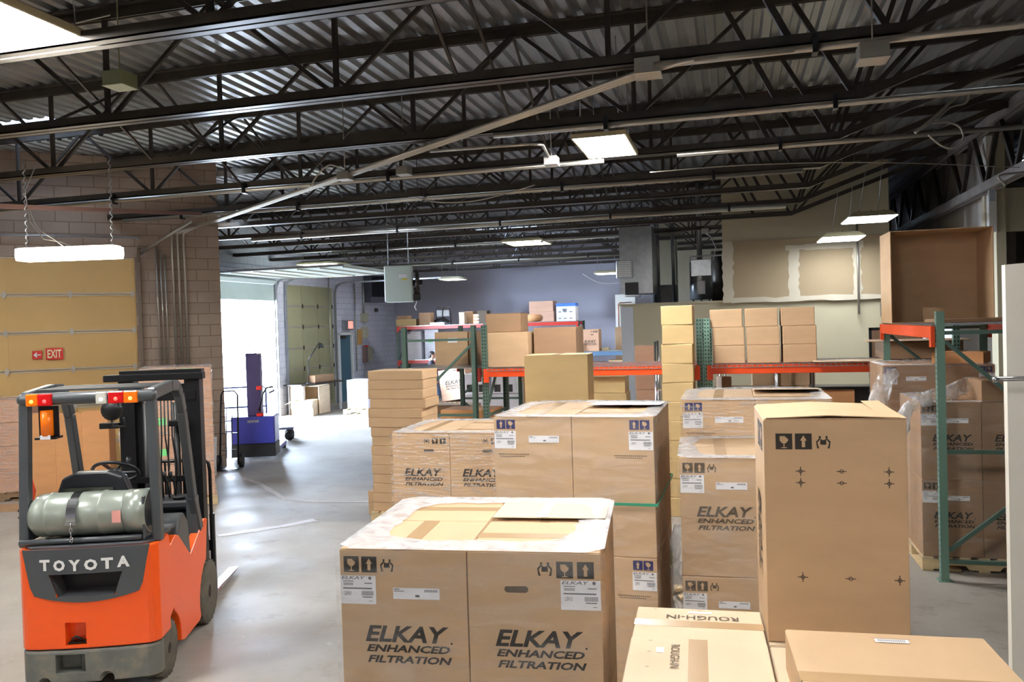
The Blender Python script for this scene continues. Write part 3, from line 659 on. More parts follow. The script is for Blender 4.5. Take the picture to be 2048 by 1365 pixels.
cable([(1835, 262), (1870, 240), (1900, 215), (1932, 205), (1938, 180)], 8.2, .012, 'short slack cable beside the thick pale cable')
cable([(1857, 270), (1880, 290), (1905, 297), (1926, 280), (1920, 255), (1895, 245), (1865, 247)], 8.2, .01, 'round loop of cable hanging at the upper right')
cable([(690, 342), (660, 330), (635, 350), (620, 375)], 10.5, .01, 'small cable loop over the diagonal conduits')
cable([(830, 395), (880, 405), (950, 402), (1020, 385), (1070, 370)], 12, .01, 'cable sagging between joists near the middle')
cable([(1300, 345), (1500, 330), (1750, 325), (2040, 335)], 9.6, .006, 'thin wire spanning the right side under the joists')
cable([(60, 420), (75, 455), (110, 480), (130, 495)], 9.2, .006, 'thin wire curving down to the strip light')
cable([(1165, 548), (1200, 566), (1242, 566)], 24, .012, 'thin white cable sagging before the grey back wall', M_['paper'])
cable([(2047, 345), (1998, 352), (2010, 372), (1985, 380)], 9, .012, 'grey flexible cable at the right edge')
cable([(0, 100), (60, 70), (220, 30)], 6.5, .006, 'thin wire in the upper left corner')
o = at(1983, 392, D=9); tag(MB().box((0, 0, 0), (.06, .05, .13)).build('switch_box', M_['galv'], loc=o), 'small grey box at the end of the flexible cable', 'electrical box')

# reddish strut channel the strip light hangs from, and the pipe brace on the block wall
a_, b_ = at(-60, 410, D=8.9), at(400, 428, D=12.6); m = MB(); m.bar((0, 0, 0), b_ - a_, .06, .05); tag(m.build('strut_channel', mat('red_brown_channel', S(112, 84, 78), .6, .1), loc=a_), 'reddish brown steel channel above the strip light', 'steel channel')
wx = Vector((math.cos(ANG), math.sin(ANG), 0)); wn = Vector((math.sin(ANG), -math.cos(ANG), 0)); a_ = CORNER + wx * -1.38 + wn * .1 + Vector((0, 0, 3.95)); b_ = CORNER + wx * -.55 + wn * .7 + Vector((0, 0, 4.5))
m = MB(); m.cyl((0, 0, 0), b_ - a_, .03, 8); tag(m.build('brace_pipe', M_['conduit'], loc=a_), 'slanting pale pipe brace at the top of the tan door track', 'pipe')
# ================================================================ CARTONS
def ic_base(m, u, v, s): m.cur = 0; rect(m, u, v, s, s, .001)
def ic_glass(m, u, v, s):
    ic_base(m, u, v, s); m.cur = 1; g = lambda *p: poly(m, [(u + a * s, v + b * s) for a, b in p], .0018)
    g((.25, .84), (.25, .55), (.4, .38), (.6, .38), (.75, .55), (.75, .68), (.66, .68), (.66, .76), (.58, .76), (.58, .84)); g((.47, .38), (.47, .13), (.53, .13), (.53, .38)); g((.33, .13), (.33, .08), (.67, .08), (.67, .13))
def ic_arrow(m, u, v, s):
    ic_base(m, u, v, s); m.cur = 1; poly(m, [(u + a * s, v + b * s) for a, b in ((.5, .88), (.3, .55), (.7, .55))], .0018); poly(m, [(u + a * s, v + b * s) for a, b in ((.4, .56), (.4, .14), (.6, .14), (.6, .56))], .0018)
def ic_carry(m, u, v, s):
    m.cur = 0
    rect(m, u + .3 * s, v + .3 * s, .4 * s, .32 * s, .001)
    for k in (0, 1):
        X = lambda a: u + (a if k == 0 else 1 - a) * s
        circ(m, X(.28), v + .82 * s, .08 * s)
        for q in (((.26, .76), (.34, .7), (.12, .44), (.02, .5)), ((.02, .5), (.12, .44), (.2, .12), (.08, .12)), ((.08, .12), (.08, .04), (.26, .04), (.2, .12)), ((.3, .74), (.36, .7), (.42, .6), (.36, .56))):
            poly(m, [(X(a), v + b * s) for a, b in q], .001)
def brand(m, u, v, w, h):
    """three-line lettering, top line tallest"""
    m.cur = 0
    text(m, 'ELKAY', u, v + h * .56, w * .97, h * .44, shear=.25, bold=.03); text(m, 'ENHANCED', u + w * .01, v + h * .29, w * .97, h * .2, shear=.25, bold=.034); text(m, 'FILTRATION', u + w * .02, v, w * .98, h * .2, shear=.25, bold=.034)
    circ(m, u + w * 1.0, v + h * .57, w * .012)
def cross(m, u, v, s, full=True):
    m.cur = 0; t = s * .085
    rect(m, u - s / 2, v - t / 2, s, t)
    if full: rect(m, u - t / 2, v - s / 2, t, s, .0012)
    n = 14; r0, r1 = s * .15, s * .22
    for i in range(n):
        a, b = 2 * PI * i / n, 2 * PI * (i + 1) / n; poly(m, [(u + r0 * math.cos(a), v + r0 * math.sin(a)), (u + r1 * math.cos(a), v + r1 * math.sin(a)), (u + r1 * math.cos(b), v + r1 * math.sin(b)), (u + r0 * math.cos(b), v + r0 * math.sin(b))], .0014)
def sticker(par, w, d, h, fc, u, v, sw, sh, wide=False):
    F_ = face(fc, w, d, h)
    def mk(k):
        m = MB(); m.m = F_
        if k: m.add([(u, v, .002), (u + sw, v, .002), (u + sw, v + sh, .002), (u, v + sh, .002)], [(0, 1, 2, 3)]); return m
        X = lambda a: u + a * sw; Y = lambda b: v + b * sh
        if wide:
            for i in range(14): rect(m, X(.68 + i * .02), Y(.66), sw * .011, sh * .22, .003)
            rect(m, X(.02), Y(.84), sw * .12, sh * .08, .003); rect(m, X(.02), Y(.68), sw * .22, sh * .06, .003); rect(m, X(.48), Y(.2), sw * .09, sh * .2, .003)
        else:
            text(m, 'ELKAY', X(.03), Y(.87), sw * .68, sh * .11, .003, shear=.25, bold=.01); circ(m, X(.84), Y(.92), sw * .045, .003)
            for i in range(12): rect(m, X(.09 + i * .023), Y(.65), sw * .012, sh * .1, .003)
            for i in range(14): rect(m, X(.60 + i * .024), Y(.30), sw * .013, sh * .16, .003)
            rect(m, X(.07), Y(.53), sw * .82, sh * .045, .003); rect(m, X(.07), Y(.79), sw * .3, sh * .025, .003); rect(m, X(.68), Y(.72), sw * .22, sh * .03, .003)
            text(m, 'LZS8WSLP', X(.1), Y(.31), sw * .2, sh * .13, .003); rect(m, X(.62), Y(.23), sw * .28, sh * .035, .003); rect(m, X(.8), Y(.1), sw * .1, sh * .02, .003)
        return m
    key = ('st', fc, w, d, h, u, v, sw, sh)
    if key not in _mc: _mc[key] = (mk(1).mesh('shipping_label', M_['paper'], recalc=False), mk(0).mesh('label_print', M_['ink_g'], recalc=False))
    a, b = _mc[key]; s = link('shipping_label', a, par); link('label_print', b, s)
    s['label'] = 'white shipping label'
_mc = {}
def prints(par, style, w, d, h, cm):
    """printed marks, painted hand hole and stickers of one carton"""
    key = ('pr', style, w, d, h, cm)
    ink = {'A': 'ink', 'B': 'ink_b', 'T': 'ink', 'F': 'ink_f'}[style[0]]
    if key not in _mc:
        m = MB(); m.m = face('front', w, d, h); k = w / .52; s = .064 * k
        if style[0] in 'AF':
            v = h - .094 * k
            if style[1] == 'L': ic_glass(m, .017 * k, v, s); ic_arrow(m, .091 * k, v, s); ic_carry(m, .168 * k, v + .003, s * .9)
            elif style[1] == 'R': ic_carry(m, w - .245 * k, v, s * .95); ic_glass(m, w - .17 * k, v - .006, s); ic_arrow(m, w - .09 * k, v - .006, s)
            else: ic_carry(m, w - .23 * k, v, s * .8); ic_glass(m, w - .155 * k, v, s * .8); ic_arrow(m, w - .085 * k, v, s * .8)
            brand(m, w * (.19 if style[1] == 'L' else .2), h - .455 * k, w * .68, .15 * k)
            if style[1] in 'RC':
                m.cur = 2; u0, v0, sw, sh = w * (.28 if style[1] == 'R' else .55), h - (.16 if style[1] == 'R' else .165) * k, .094 * k, .026 * k  # shade of the hand hole painted as a flat dark oval
                poly(m, [(u0 + sh / 2 * (1 - math.sin(a)) if a < PI else u0 + sw - sh / 2 * (1 + math.sin(a)), v0 + sh / 2 * (1 - math.cos(a))) for a in [i * PI / 6 for i in range(13)]], .001)
        elif style[0] == 'B':
            v = h - .078; ic_arrow(m, .02, v, .06) if style[1] == 'L' else None; ic_glass(m, .085, v, .06) if style[1] == 'L' else None
            if style[1] == 'R': ic_arrow(m, w - .15, v, .06); ic_glass(m, w - .085, v, .06)
            m.cur = 2
            for i in range(16): rect(m, (.03 if style[1] == 'L' else w - .25) + i * .013, h - .245, .009, .006)
            for i in range(13): rect(m, (.04 if style[1] == 'L' else w - .24) + i * .013, h - .258, .009, .005)
        elif style[0] == 'T':
            v = h - .12; ic_glass(m, .045, v, .062); ic_arrow(m, .117, v, .062); ic_carry(m, .193, v + .002, .056)
            for u, vv in ((.135, .70), (.285, .70), (.455, .70)):
                for dy in (0, -.045): cross(m, u, h - .265 * 1 + dy + .0 * vv + .07 - .01, .036, u != .285)
            for u in (.135, .31, .485 if w > .5 else .45): cross(m, u, h - .62, .038, u != .31)
            m.m = face('left', w, d, h); ic_arrow(m, d - .3, h - .14, .11); ic_glass(m, d - .17, h - .14, .11)
            m.m = face('left', w, d, h) @ Matrix.Translation((d * .25, h * .62, 0)) @ Matrix.Rotation(-PI / 2, 4, 'Z'); brand(m, 0, 0, .36, .2)
        _mc[key] = m.mesh('printed_marks', [M_[ink], M_[cm], M_['ink_f']], recalc=False)
    link('printed_marks', _mc[key], par)
    k = w / .52
    if style in ('AL', 'FL'): sticker(par, w, d, h, 'front', .002, h - .221 * k, .147 * k, .114 * k); sticker(par, w, d, h, 'front', .22 * k, h - .197 * k, .19 * k, .045 * k, True)
    if style in ('AR',): sticker(par, w, d, h, 'front', w - .155 * k, h - .221 * k, .153 * k, .114 * k)
    if style == 'BL': sticker(par, w, d, h, 'front', .004, h - .205, .145, .115); sticker(par, w, d, h, 'front', .235, h - .165, .2, .045, True)
    if style == 'BR': sticker(par, w, d, h, 'front', w - .155, h - .205, .15, .115)
def carton(loc, w, d, h, rz, label, style=None, cm='card', group=None, tape='y', name='cardboard_carton', simple=False, cat='box', flaps=None):
    """loc = centre of the base"""
    if simple:
        key = ('sc', w, d, h, cm)
        if key not in _mc: m = MB(); m.b2(-w / 2, w / 2, -d / 2, d / 2, 0, h); _mc[key] = m.mesh('carton_shell', M_[cm], bevel=.006)
        return tag(link(name, _mc[key], None, loc, (0, 0, rz)), label, cat, group)
    t = empty(name, loc, rz, label, cat, group)
    key = ('c', w, d, h, cm)
    if key not in _mc:
        m = MB(); m.b2(-w / 2, w / 2, -d / 2, d / 2, 0, h - .004); b = m
        # two outer flaps meeting in a slit, standing 3 mm proud
        if tape != 'x': b.b2(-w / 2 + .002, -.0015, -d / 2 + .002, d / 2 - .002, h - .0045, h); b.b2(.0015, w / 2 - .002, -d / 2 + .002, d / 2 - .002, h - .0045, h)
        else: b.b2(-w / 2 + .002, w / 2 - .002, -d / 2 + .002, -.0015, h - .0045, h); b.b2(-w / 2 + .002, w / 2 - .002, .0015, d / 2 - .002, h - .0045, h)
        _mc[key + (tape,)] = m.mesh('carton_shell', M_[cm], bevel=.0025); _mc[key] = 1
    if key + (tape,) not in _mc:
        m = MB(); m.b2(-w / 2, w / 2, -d / 2, d / 2, 0, h - .004)
        if tape != 'x': m.b2(-w / 2 + .002, -.0015, -d / 2 + .002, d / 2 - .002, h - .0045, h); m.b2(.0015, w / 2 - .002, -d / 2 + .002, d / 2 - .002, h - .0045, h)
        else: m.b2(-w / 2 + .002, w / 2 - .002, -d / 2 + .002, -.0015, h - .0045, h); m.b2(-w / 2 + .002, w / 2 - .002, .0015, d / 2 - .002, h - .0045, h)
        _mc[key + (tape,)] = m.mesh('carton_shell', M_[cm], bevel=.0025)
    link('carton_shell', _mc[key + (tape,)], t)
    if tape:
        kt = ('tape', w, d, h, tape)
        if kt not in _mc:
            m = MB(); tw = .036
            if tape == 'y': m.b2(-tw, tw, -d / 2 + .001, d / 2 - .001, h, h + .001)
            else: m.b2(-w / 2 - .001, w / 2 + .001, -tw, tw, h, h + .001); m.b2(-w / 2 - .0015, -w / 2 - .0005, -tw, tw, h - .06, h); m.b2(w / 2 + .0005, w / 2 + .0015, -tw, tw, h - .06, h)
            _mc[kt] = m.mesh('packing_tape', M_['tape'])
        link('packing_tape', _mc[kt], t)
    if style: prints(t, style, w, d, h, cm)
    return t
def pallet(loc, w, d, rz, label, ma='wood', group=None, hh=.14):
    t = empty('wooden_pallet', loc, rz, label, 'pallet', group)
    m = MB()
    for i in range(7): x = -w / 2 + .05 + (w - .1) * i / 6; m.b2(x - .05, x + .05, -d / 2, d / 2, hh - .022, hh)
    m.build('deck', M_[ma], t, bevel=.003)
    for i in range(3):
        y = (-d / 2 + .02, 0, d / 2 - .02)[i]; m = MB()
        m.prism([(-w / 2, .022), (-w / 2 + w * .15, .022), (-w / 2 + w * .18, .06), (-w / 2 + w * .35, .06), (-w / 2 + w * .38, .022), (w * .12, .022), (w * .15, .06), (w * .32, .06), (w * .35, .022), (w / 2, .022), (w / 2, hh - .022), (-w / 2, hh - .022)], 'y', y - .02, y + .02)
        m.build('stringer', M_[ma], t)
    m = MB()
    for i in range(5): x = -w / 2 + .05 + (w - .1) * i / 4; m.b2(x - .05, x + .05, -d / 2, d / 2, 0, .022)
    m.build('base_boards', M_[ma], t, bevel=.003); return t
def wrap(loc, w, d, z0, z1, rz, label, side='film', top=True, seed=1, ring=.1):
    rnd = random.Random(seed); t = empty('stretch_film', (loc[0], loc[1], z0), rz, label, 'stretch film', None)
    h = z1 - z0; g = .012; m = MB(); nx, nz = 10, 12; m.smooth = True
    cor = [(-w / 2 - g, -d / 2 - g), (w / 2 + g, -d / 2 - g), (w / 2 + g, d / 2 + g), (-w / 2 - g, d / 2 + g)]
    loop = []
    for i in range(4):
        a, b = cor[i], cor[(i + 1) % 4]; nrm = ((b[1] - a[1]), -(b[0] - a[0])); l = math.hypot(*nrm); nrm = (nrm[0] / l, nrm[1] / l)
        for k in range(nx): loop.append((a[0] + (b[0] - a[0]) * k / nx, a[1] + (b[1] - a[1]) * k / nx, nrm, k))
    N = len(loop); vs = []
    for j in range(nz + 1):
        for (x, y, nn, k) in loop:
            q = 0 if k == 0 else rnd.uniform(-.002, .006); vs.append((x + nn[0] * q, y + nn[1] * q, h * j / nz))
    m.add(vs, [(j * N + i, j * N + (i + 1) % N, (j + 1) * N + (i + 1) % N, (j + 1) * N + i) for j in range(nz) for i in range(N)])
    m.build('side_film', M_[side], t, recalc=False)
    if top:
        m = MB(); n = 48; out = []; inn = []
        for i in range(n):
            a = 2 * PI * (i + .5) / n; c, s = math.cos(a), math.sin(a); k = 1 / max(abs(c), abs(s)); out.append(((w / 2 + g) * c * k, (d / 2 + g) * s * k))
            e = 5; kk = (abs(c) ** e + abs(s) ** e) ** (-1 / e); rr = ring + rnd.uniform(-.012, .012); inn.append(((w / 2 - rr) * c * kk, (d / 2 - rr) * s * kk))
        mid = [((a[0] + b[0]) / 2 * 1.02, (a[1] + b[1]) / 2 * 1.02) for a, b in zip(out, inn)]
        vs = [(p[0], p[1], h + .003) for p in out] + [(p[0], p[1], h + .010 + rnd.uniform(0, .006)) for p in mid] + [(p[0], p[1], h + .004) for p in inn]
        m.smooth = True; m.add(vs, [(q * n + i, q * n + (i + 1) % n, (q + 1) * n + (i + 1) % n, (q + 1) * n + i) for q in (0, 1) for i in range(n)]); m.build('top_film', M_['film_t'], t, recalc=False)
    return t
def load(desc, fl, rz, w, d, h, styles, nx=2, ny=2, nz=2, cm='card', wr='film', group=None, z0=.14, seed=1, ring=.1, pal=True, lower=None, tapes=None, film_z=None):
    """cartons on a pallet; fl = front-left top corner of the load, desc = how to find it"""
    W, D_ = nx * w, ny * d; c, s = math.cos(rz), math.sin(rz); cx = fl[0] + W / 2 * c - D_ / 2 * s; cy = fl[1] + W / 2 * s + D_ / 2 * c
    base = 0 if z0 <= .14 else z0 - .14
    if pal: pallet((cx, cy, base), W + .02, D_ + .02, rz, 'pallet under ' + desc)
    for k in range(nz):
        for j in range(ny):
            for i in range(nx):
                x, y = (i + .5) * w - W / 2, (j + .5) * d - D_ / 2
                st = styles[i] if j == 0 else None
                nm = ('upper' if k == nz - 1 else 'lower') if nz > 1 else ''; nm += (' front' if j == 0 else ' rear') if ny > 1 else ''; nm += (' left' if i == 0 else ' right') if nx > 1 else ''
                carton((cx + x * c - y * s, cy + x * s + y * c, z0 + k * h), w - .004, d - .004, h - .002, rz, nm.strip() + ' carton of ' + desc, st, cm, 'cartons of ' + desc, tape=(tapes or 'yxyx')[(i + 2 * j) % 4])
    if wr: wrap((cx, cy), W, D_, z0 - .03 if film_z is None else film_z, z0 + nz * h, rz, 'clear film wrapped round ' + desc, wr, True, seed, ring)
    return cx, cy
dg_ = math.radians
AW, AH = .52, .745
# the wrapped pallet nearest the camera
f1 = at(677, 1097, z=1.63)
cx, cy = load('the nearest wrapped pallet', f1, dg_(5.3), AW, .47, AH, ['AL', 'AR'], wr='film', seed=3, ring=.13, tapes='yxxy')
R5 = Matrix.Rotation(dg_(5.3), 4, 'Z')
# raised flaps on its rear right carton
tgt = [o for o in C.objects if o.get('label', '').startswith('upper rear right carton of the nearest')][0]
m = MB(); m.m = Matrix.Rotation(PI, 4, 'Z')
m.prism([(-.22, AH + .0), (.225, AH + .012), (.225, AH + .015), (-.22, AH + .003)], 'x', -.25, .25); m.build('raised_flap', M_['card_l'], tgt)
m = MB(); m.prism([(-.22, AH + .0155), (.2, AH + .004), (.2, AH + .0055), (-.22, AH + .017)], 'x', -.05, -.005); m.build('white_tape', M_['paper'], tgt)
# tall double stack with the green strap
f2 = at(986, 834, z=1.90)
cx2, cy2 = load('the tall green-strapped pallet', f2, dg_(-1), .52, .5, .88, ['BL', 'BR'], seed=5, ring=.1, tapes='yxyy')
tgt = [o for o in C.objects if o.get('label', '').startswith('upper rear right carton of the tall green')][0]
m = MB(); m.m = Matrix.Rotation(PI, 4, 'Z'); m.prism([(-.22, .880), (.235, .902), (.235, .905), (-.22, .883)], 'x', -.25, .25); m.build('raised_flap', M_['card_w'], tgt)
m = MB(); W2, D2 = 1.04 + .03, 1.0 + .03
for (a, b) in (((-1, -1), (1, -1)), ((1, -1), (1, 1)), ((1, 1), (-1, 1)), ((-1, 1), (-1, -1))):
    m.bar((a[0] * W2 / 2, a[1] * D2 / 2, 0), (b[0] * W2 / 2, b[1] * D2 / 2, 0), .004, .018)
tag(m.build('plastic_strap', M_['strap'], loc=(cx2, cy2, 1.355), rot=(0, 0, dg_(-1))), 'green plastic strap round the tall double stack', 'strap')
# streaky wrapped pallet behind, left
f0 = at(783, 866, z=1.6)
load('the streaky wrapped pallet left of the tall stack', f0, dg_(1.3), .52, .47, .73, ['AC', 'AC'], wr='film_v', seed=8)
# pallet right of the aisle with a half-hidden front
f3 = at(1358, 916, z=1.63)
load('the wrapped pallet behind the tall cross-marked carton', f3, dg_(2.3), AW, .47, AH, ['FL', 'AR'], wr='film', seed=9)
# farther wrapped pallet with blue marks
f4 = at(1363, 801, z=1.90)
cx4, cy4 = load('the blue-marked pallet beyond the cross-marked carton', f4, dg_(0), .52, .5, .88, ['BL', 'BR'], wr='film_v', seed=11)
tgt = [o for o in C.objects if o.get('label', '').startswith('upper rear right carton of the blue-marked')][0]
m = MB(); m.m = Matrix.Rotation(PI, 4, 'Z'); m.prism([(-.22, .880), (.235, .91), (.235, .913), (-.22, .883)], 'x', -.25, .25); m.build('raised_flap', M_['card_l'], tgt)
# right-hand pallets behind the green rack
f6 = at(1840, 805, z=1.63)
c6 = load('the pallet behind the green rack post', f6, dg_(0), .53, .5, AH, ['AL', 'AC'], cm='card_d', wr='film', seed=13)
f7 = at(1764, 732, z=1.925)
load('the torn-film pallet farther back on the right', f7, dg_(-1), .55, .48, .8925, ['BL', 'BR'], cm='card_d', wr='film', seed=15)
carton((c6[0] + .265, c6[1] - .25 + .0, 1.632), .52, .49, .2, 0, 'shallow carton lying on the pallet behind the green post', None, 'card_d')
carton((f7.x + .85, f7.y + .28, 1.93), .5, .4, .12, dg_(-25), 'open brighter tan carton on the torn-film pallet', None, 'card_o')
# crumpled film slumped over the right-hand loads
def crumple(pts, r, label, seed):
    rnd = random.Random(seed); o = Vector(pts[0]); m = MB(); m.smooth = True; vs = []; fs = []; n = 12; K = len(pts)
    for i, p in enumerate(pts):
        p = Vector(p) - o; d = (Vector(pts[min(i + 1, K - 1)]) - Vector(pts[max(i - 1, 0)])).normalized(); a = d.cross(Vector((0, 1, .2))).normalized(); b = d.cross(a)
        for k in range(n):
            q = 2 * PI * k / n; rr = (r[i] if isinstance(r, list) else r) * rnd.uniform(.65, 1.15); vs.append(p + a * math.cos(q) * rr + b * math.sin(q) * rr * .5)
    for i in range(K - 1):
        for k in range(n): fs.append((i * n + k, i * n + (k + 1) % n, (i + 1) * n + (k + 1) % n, (i + 1) * n + k))
    m.add(vs, fs); return tag(m.build('crumpled_film', M_['film_h'], loc=o, recalc=False), label, 'stretch film')
D6 = (f6 - EYE).dot(_f)
P = lambda x, y, dd=0: at(x, y, D=D6 + dd)
crumple([P(1955, 768, .3), P(1930, 775, .2), P(1900, 785, .1), P(1870, 793, -.02), P(1840, 803, -.08), P(1815, 815, -.1), P(1808, 835, -.1), P(1806, 858, -.1), P(1803, 880, -.08)], [.06, .1, .1, .085, .07, .07, .07, .06, .03], 'crumpled clear film slumped along the top of the rack-side pallet', 4)
D7 = (f7 - EYE).dot(_f); P = lambda x, y, dd=0: at(x, y, D=D7 + dd)
crumple([P(1795, 745, -.1), P(1775, 752, -.12), P(1765, 775, -.15), P(1757, 800, -.12), P(1765, 822, -.1), P(1772, 850, -.05)], [.05, .09, .1, .1, .09, .04], 'torn film hanging off the corner of the rear right pallet', 6)

# tall kraft carton with registration crosses, standing on lower cartons
ft = at(1526, 838, z=2.10); rt = dg_(2.3); c, s = math.cos(rt), math.sin(rt)
tx, ty = ft.x + .26 * c - .26 * s, ft.y + .26 * s + .26 * c
T = carton((tx, ty, 1.22), .52, .52, .88, rt, 'tall kraft carton with black cross marks, standing upright in front', 'TT', 'card')
m = MB(); m.prism([(-.25, .883), (-.02, .893), (.24, .883), (.24, .880), (-.02, .889), (-.25, .880)], 'y', -.26, .26); m.build('bulging_flap', M_['card'], T)
m = MB(); m.prism([(-.259, .881), (.0, .886), (.24, .898), (.24, .895), (.0, .883), (-.259, .878)], 'x', .19, .262); m.build('raised_flap', M_['card'], T)
# what it stands on: a grid of lower cartons on a pallet, the left ones lettered on top
rb = math.radians(2.3); c, s = math.cos(rb), math.sin(rb)
bx = lambda x, y: (ft.x + x * c - y * s, ft.y + x * s + y * c)
pallet(bx(0, -.1) + (0,), 1.12, 1.2, rb, 'pallet under the front cartons at the bottom of the photo')
low_c = {}
for k in range(2):
    for i, (x0, x1) in enumerate([(-.535, -.005), (.0, .53)]):
        for j, (y0, y1) in enumerate([(-.62, -.045), (-.04, .48)]):
            if i == 0 and j == 1: y0, y1 = -.04, .34
            if i == 1: y0, y1 = [(-.62, -.045), (-.03, .53)][j]
            low_c[i, j, k] = carton(bx((x0 + x1) / 2, (y0 + y1) / 2) + (.14 + k * .54,), x1 - x0 - .004, y1 - y0 - .004, .537 + (.012 if (i, j, k) == (0, 0, 1) else 0), rb,
                '%s %s, %s' % (['front', 'rear'][j], ['left', 'right'][i], ['hidden lower carton of the bottom group' , 'pale lettered carton at the bottom of the photo' if i == 0 else 'upper carton under the tall kraft and tan ones'][k]), None, 'card_l', None, tape=None if i else ('y' if j == 0 else 'x'))
ra, rc = low_c[0, 1, 1], low_c[0, 0, 1]
w_, d_, h_ = .526, .376, .537
m = MB(); m.m = face('top', w_, d_, h_) @ Matrix.Translation((.43, .285, .002)) @ Matrix.Rotation(PI, 4, 'Z'); text(m, 'ROUGH-IN', 0, 0, .30, .045, bold=.01)
m.m = face('top', w_, d_, h_) @ Matrix.Translation((0, 0, .002)); [cross(m, u, .345, .02, False) for u in (.08, .27, .46)]; m.build('printed_marks', M_['ink_f'], ra, recalc=False)
m = MB(); m.m = face('top', w_, d_, h_) @ Matrix.Translation((.22, .315, .002)); rect(m, 0, 0, .10, .02, 0); m.build('shipping_label', M_['paper'], ra, recalc=False)
w_, d_, h_ = .526, .571, .549
m = MB(); F0 = face('top', w_, d_, h_); m.m = F0 @ Matrix.Translation((.16, .50, .002)) @ Matrix.Rotation(-PI / 2, 4, 'Z'); text(m, 'ROUGH-IN', 0, 0, .22, .035, bold=.01)
m.m = F0 @ Matrix.Translation((0, 0, .002)); [cross(m, .08, v, .02, False) for v in (.53, .42, .28)]; m.build('printed_marks', M_['ink_f'], rc, recalc=False)
m = MB(); m.m = F0 @ Matrix.Translation((.105, .42, .002)); rect(m, 0, 0, .03, .05, 0); m.build('shipping_label', M_['paper'], rc, recalc=False)
# tan carton, lower right corner
fr = at(1570, 1259, z=1.36); rr = dg_(3); c, s = math.cos(rr), math.sin(rr); rw, rd, rh = .66, .80, .14
RC = carton((fr.x + rw / 2 * c + rd / 2 * s, fr.y + rw / 2 * s - rd / 2 * c, 1.21), rw, rd, .15, rr, 'large tan carton in the bottom right corner, nearest the camera', None, 'card', tape='x')
m = MB(); m.m = face('top', rw, rd, .15) @ Matrix.Translation((.29, rd - .09, .003)); rect(m, 0, 0, .11, .03, 0); m.build('shipping_label', M_['paper'], RC, recalc=False)
m = MB(); m.m = face('top', rw, rd, .15) @ Matrix.Translation((.29, rd - .09, .004)); [rect(m, .01 + i * .006, .005, .003, .02, 0) for i in range(15)]; rect(m, -.01, .033, .13, .002, 0); m.build('label_print', M_['ink_g'], RC, recalc=False)
wrap(bx(-.27, -.14), .54, .97, .15, 1.2, rb, 'clear film round the pale cartons at the bottom', 'film', False, 22)

# the single tan carton standing behind the tall stack, and its support
fk = at(1046, 712, z=2.2); K_ = Vector((fk.x + .305, fk.y + .2, 0))
load('the pallet hidden behind the tall green-strapped stack', Vector((fk.x - .2, fk.y - .1, 0)), 0, .52, .47, AH, ['AL', 'AR'], wr=None)
carton((K_.x, K_.y, 1.632), .6, .4, .57, dg_(2), 'single yellowish tan carton standing up behind the tall double stack', None, 'card_y', tape='y')

# stack of flat cartons left of the wrapped pallets
fs = at(746, 1030, z=.1); 
pallet((fs.x + .4, fs.y + .3, 0), .86, .6, dg_(2), 'small pallet under the tall stack of flat cartons')
for k in range(15):
    w = .76; dx = random.uniform(-.025, .02)
    carton((fs.x + .38 + dx, fs.y + .26 + random.uniform(-.01, .01), .14 + k * .121), w, .5, .119, dg_(random.uniform(-1.5, 2.5) - 2), 'flat brown carton in the leaning stack, %s' % ('topmost' if k == 14 else '%s from the top' % ['', 'second', 'third', 'fourth', 'fifth', 'sixth', 'seventh', 'eighth', 'ninth', 'tenth', 'eleventh', 'twelfth', 'thirteenth', 'fourteenth', 'lowest, last'][14 - k]), None, 'card', 'flat cartons in the tall left stack', simple=True)
carton((fs.x - .1, fs.y + .55, .0), .3, .3, .32, 0, 'brown carton on the floor peeking out behind the flat cartons', None, 'card', simple=True)
# single column of tan cartons in front of the rack
f8 = at(1331, 1034, z=0)
for k in range(11):
    carton((f8.x + .2 + random.uniform(-.008, .008), f8.y + .2, .0 + k * .243), .39, .38, .241, dg_(random.uniform(-2, 2)), 'tan carton in the single tall column, %s' % ['lowest', 'second from the floor', 'third from the floor', 'fourth from the floor', 'fifth from the floor', 'middle', 'fifth from the top', 'fourth from the top', 'third from the top', 'second from the top', 'topmost'][k], None, 'card_y', 'tan cartons in the single column', simple=True)

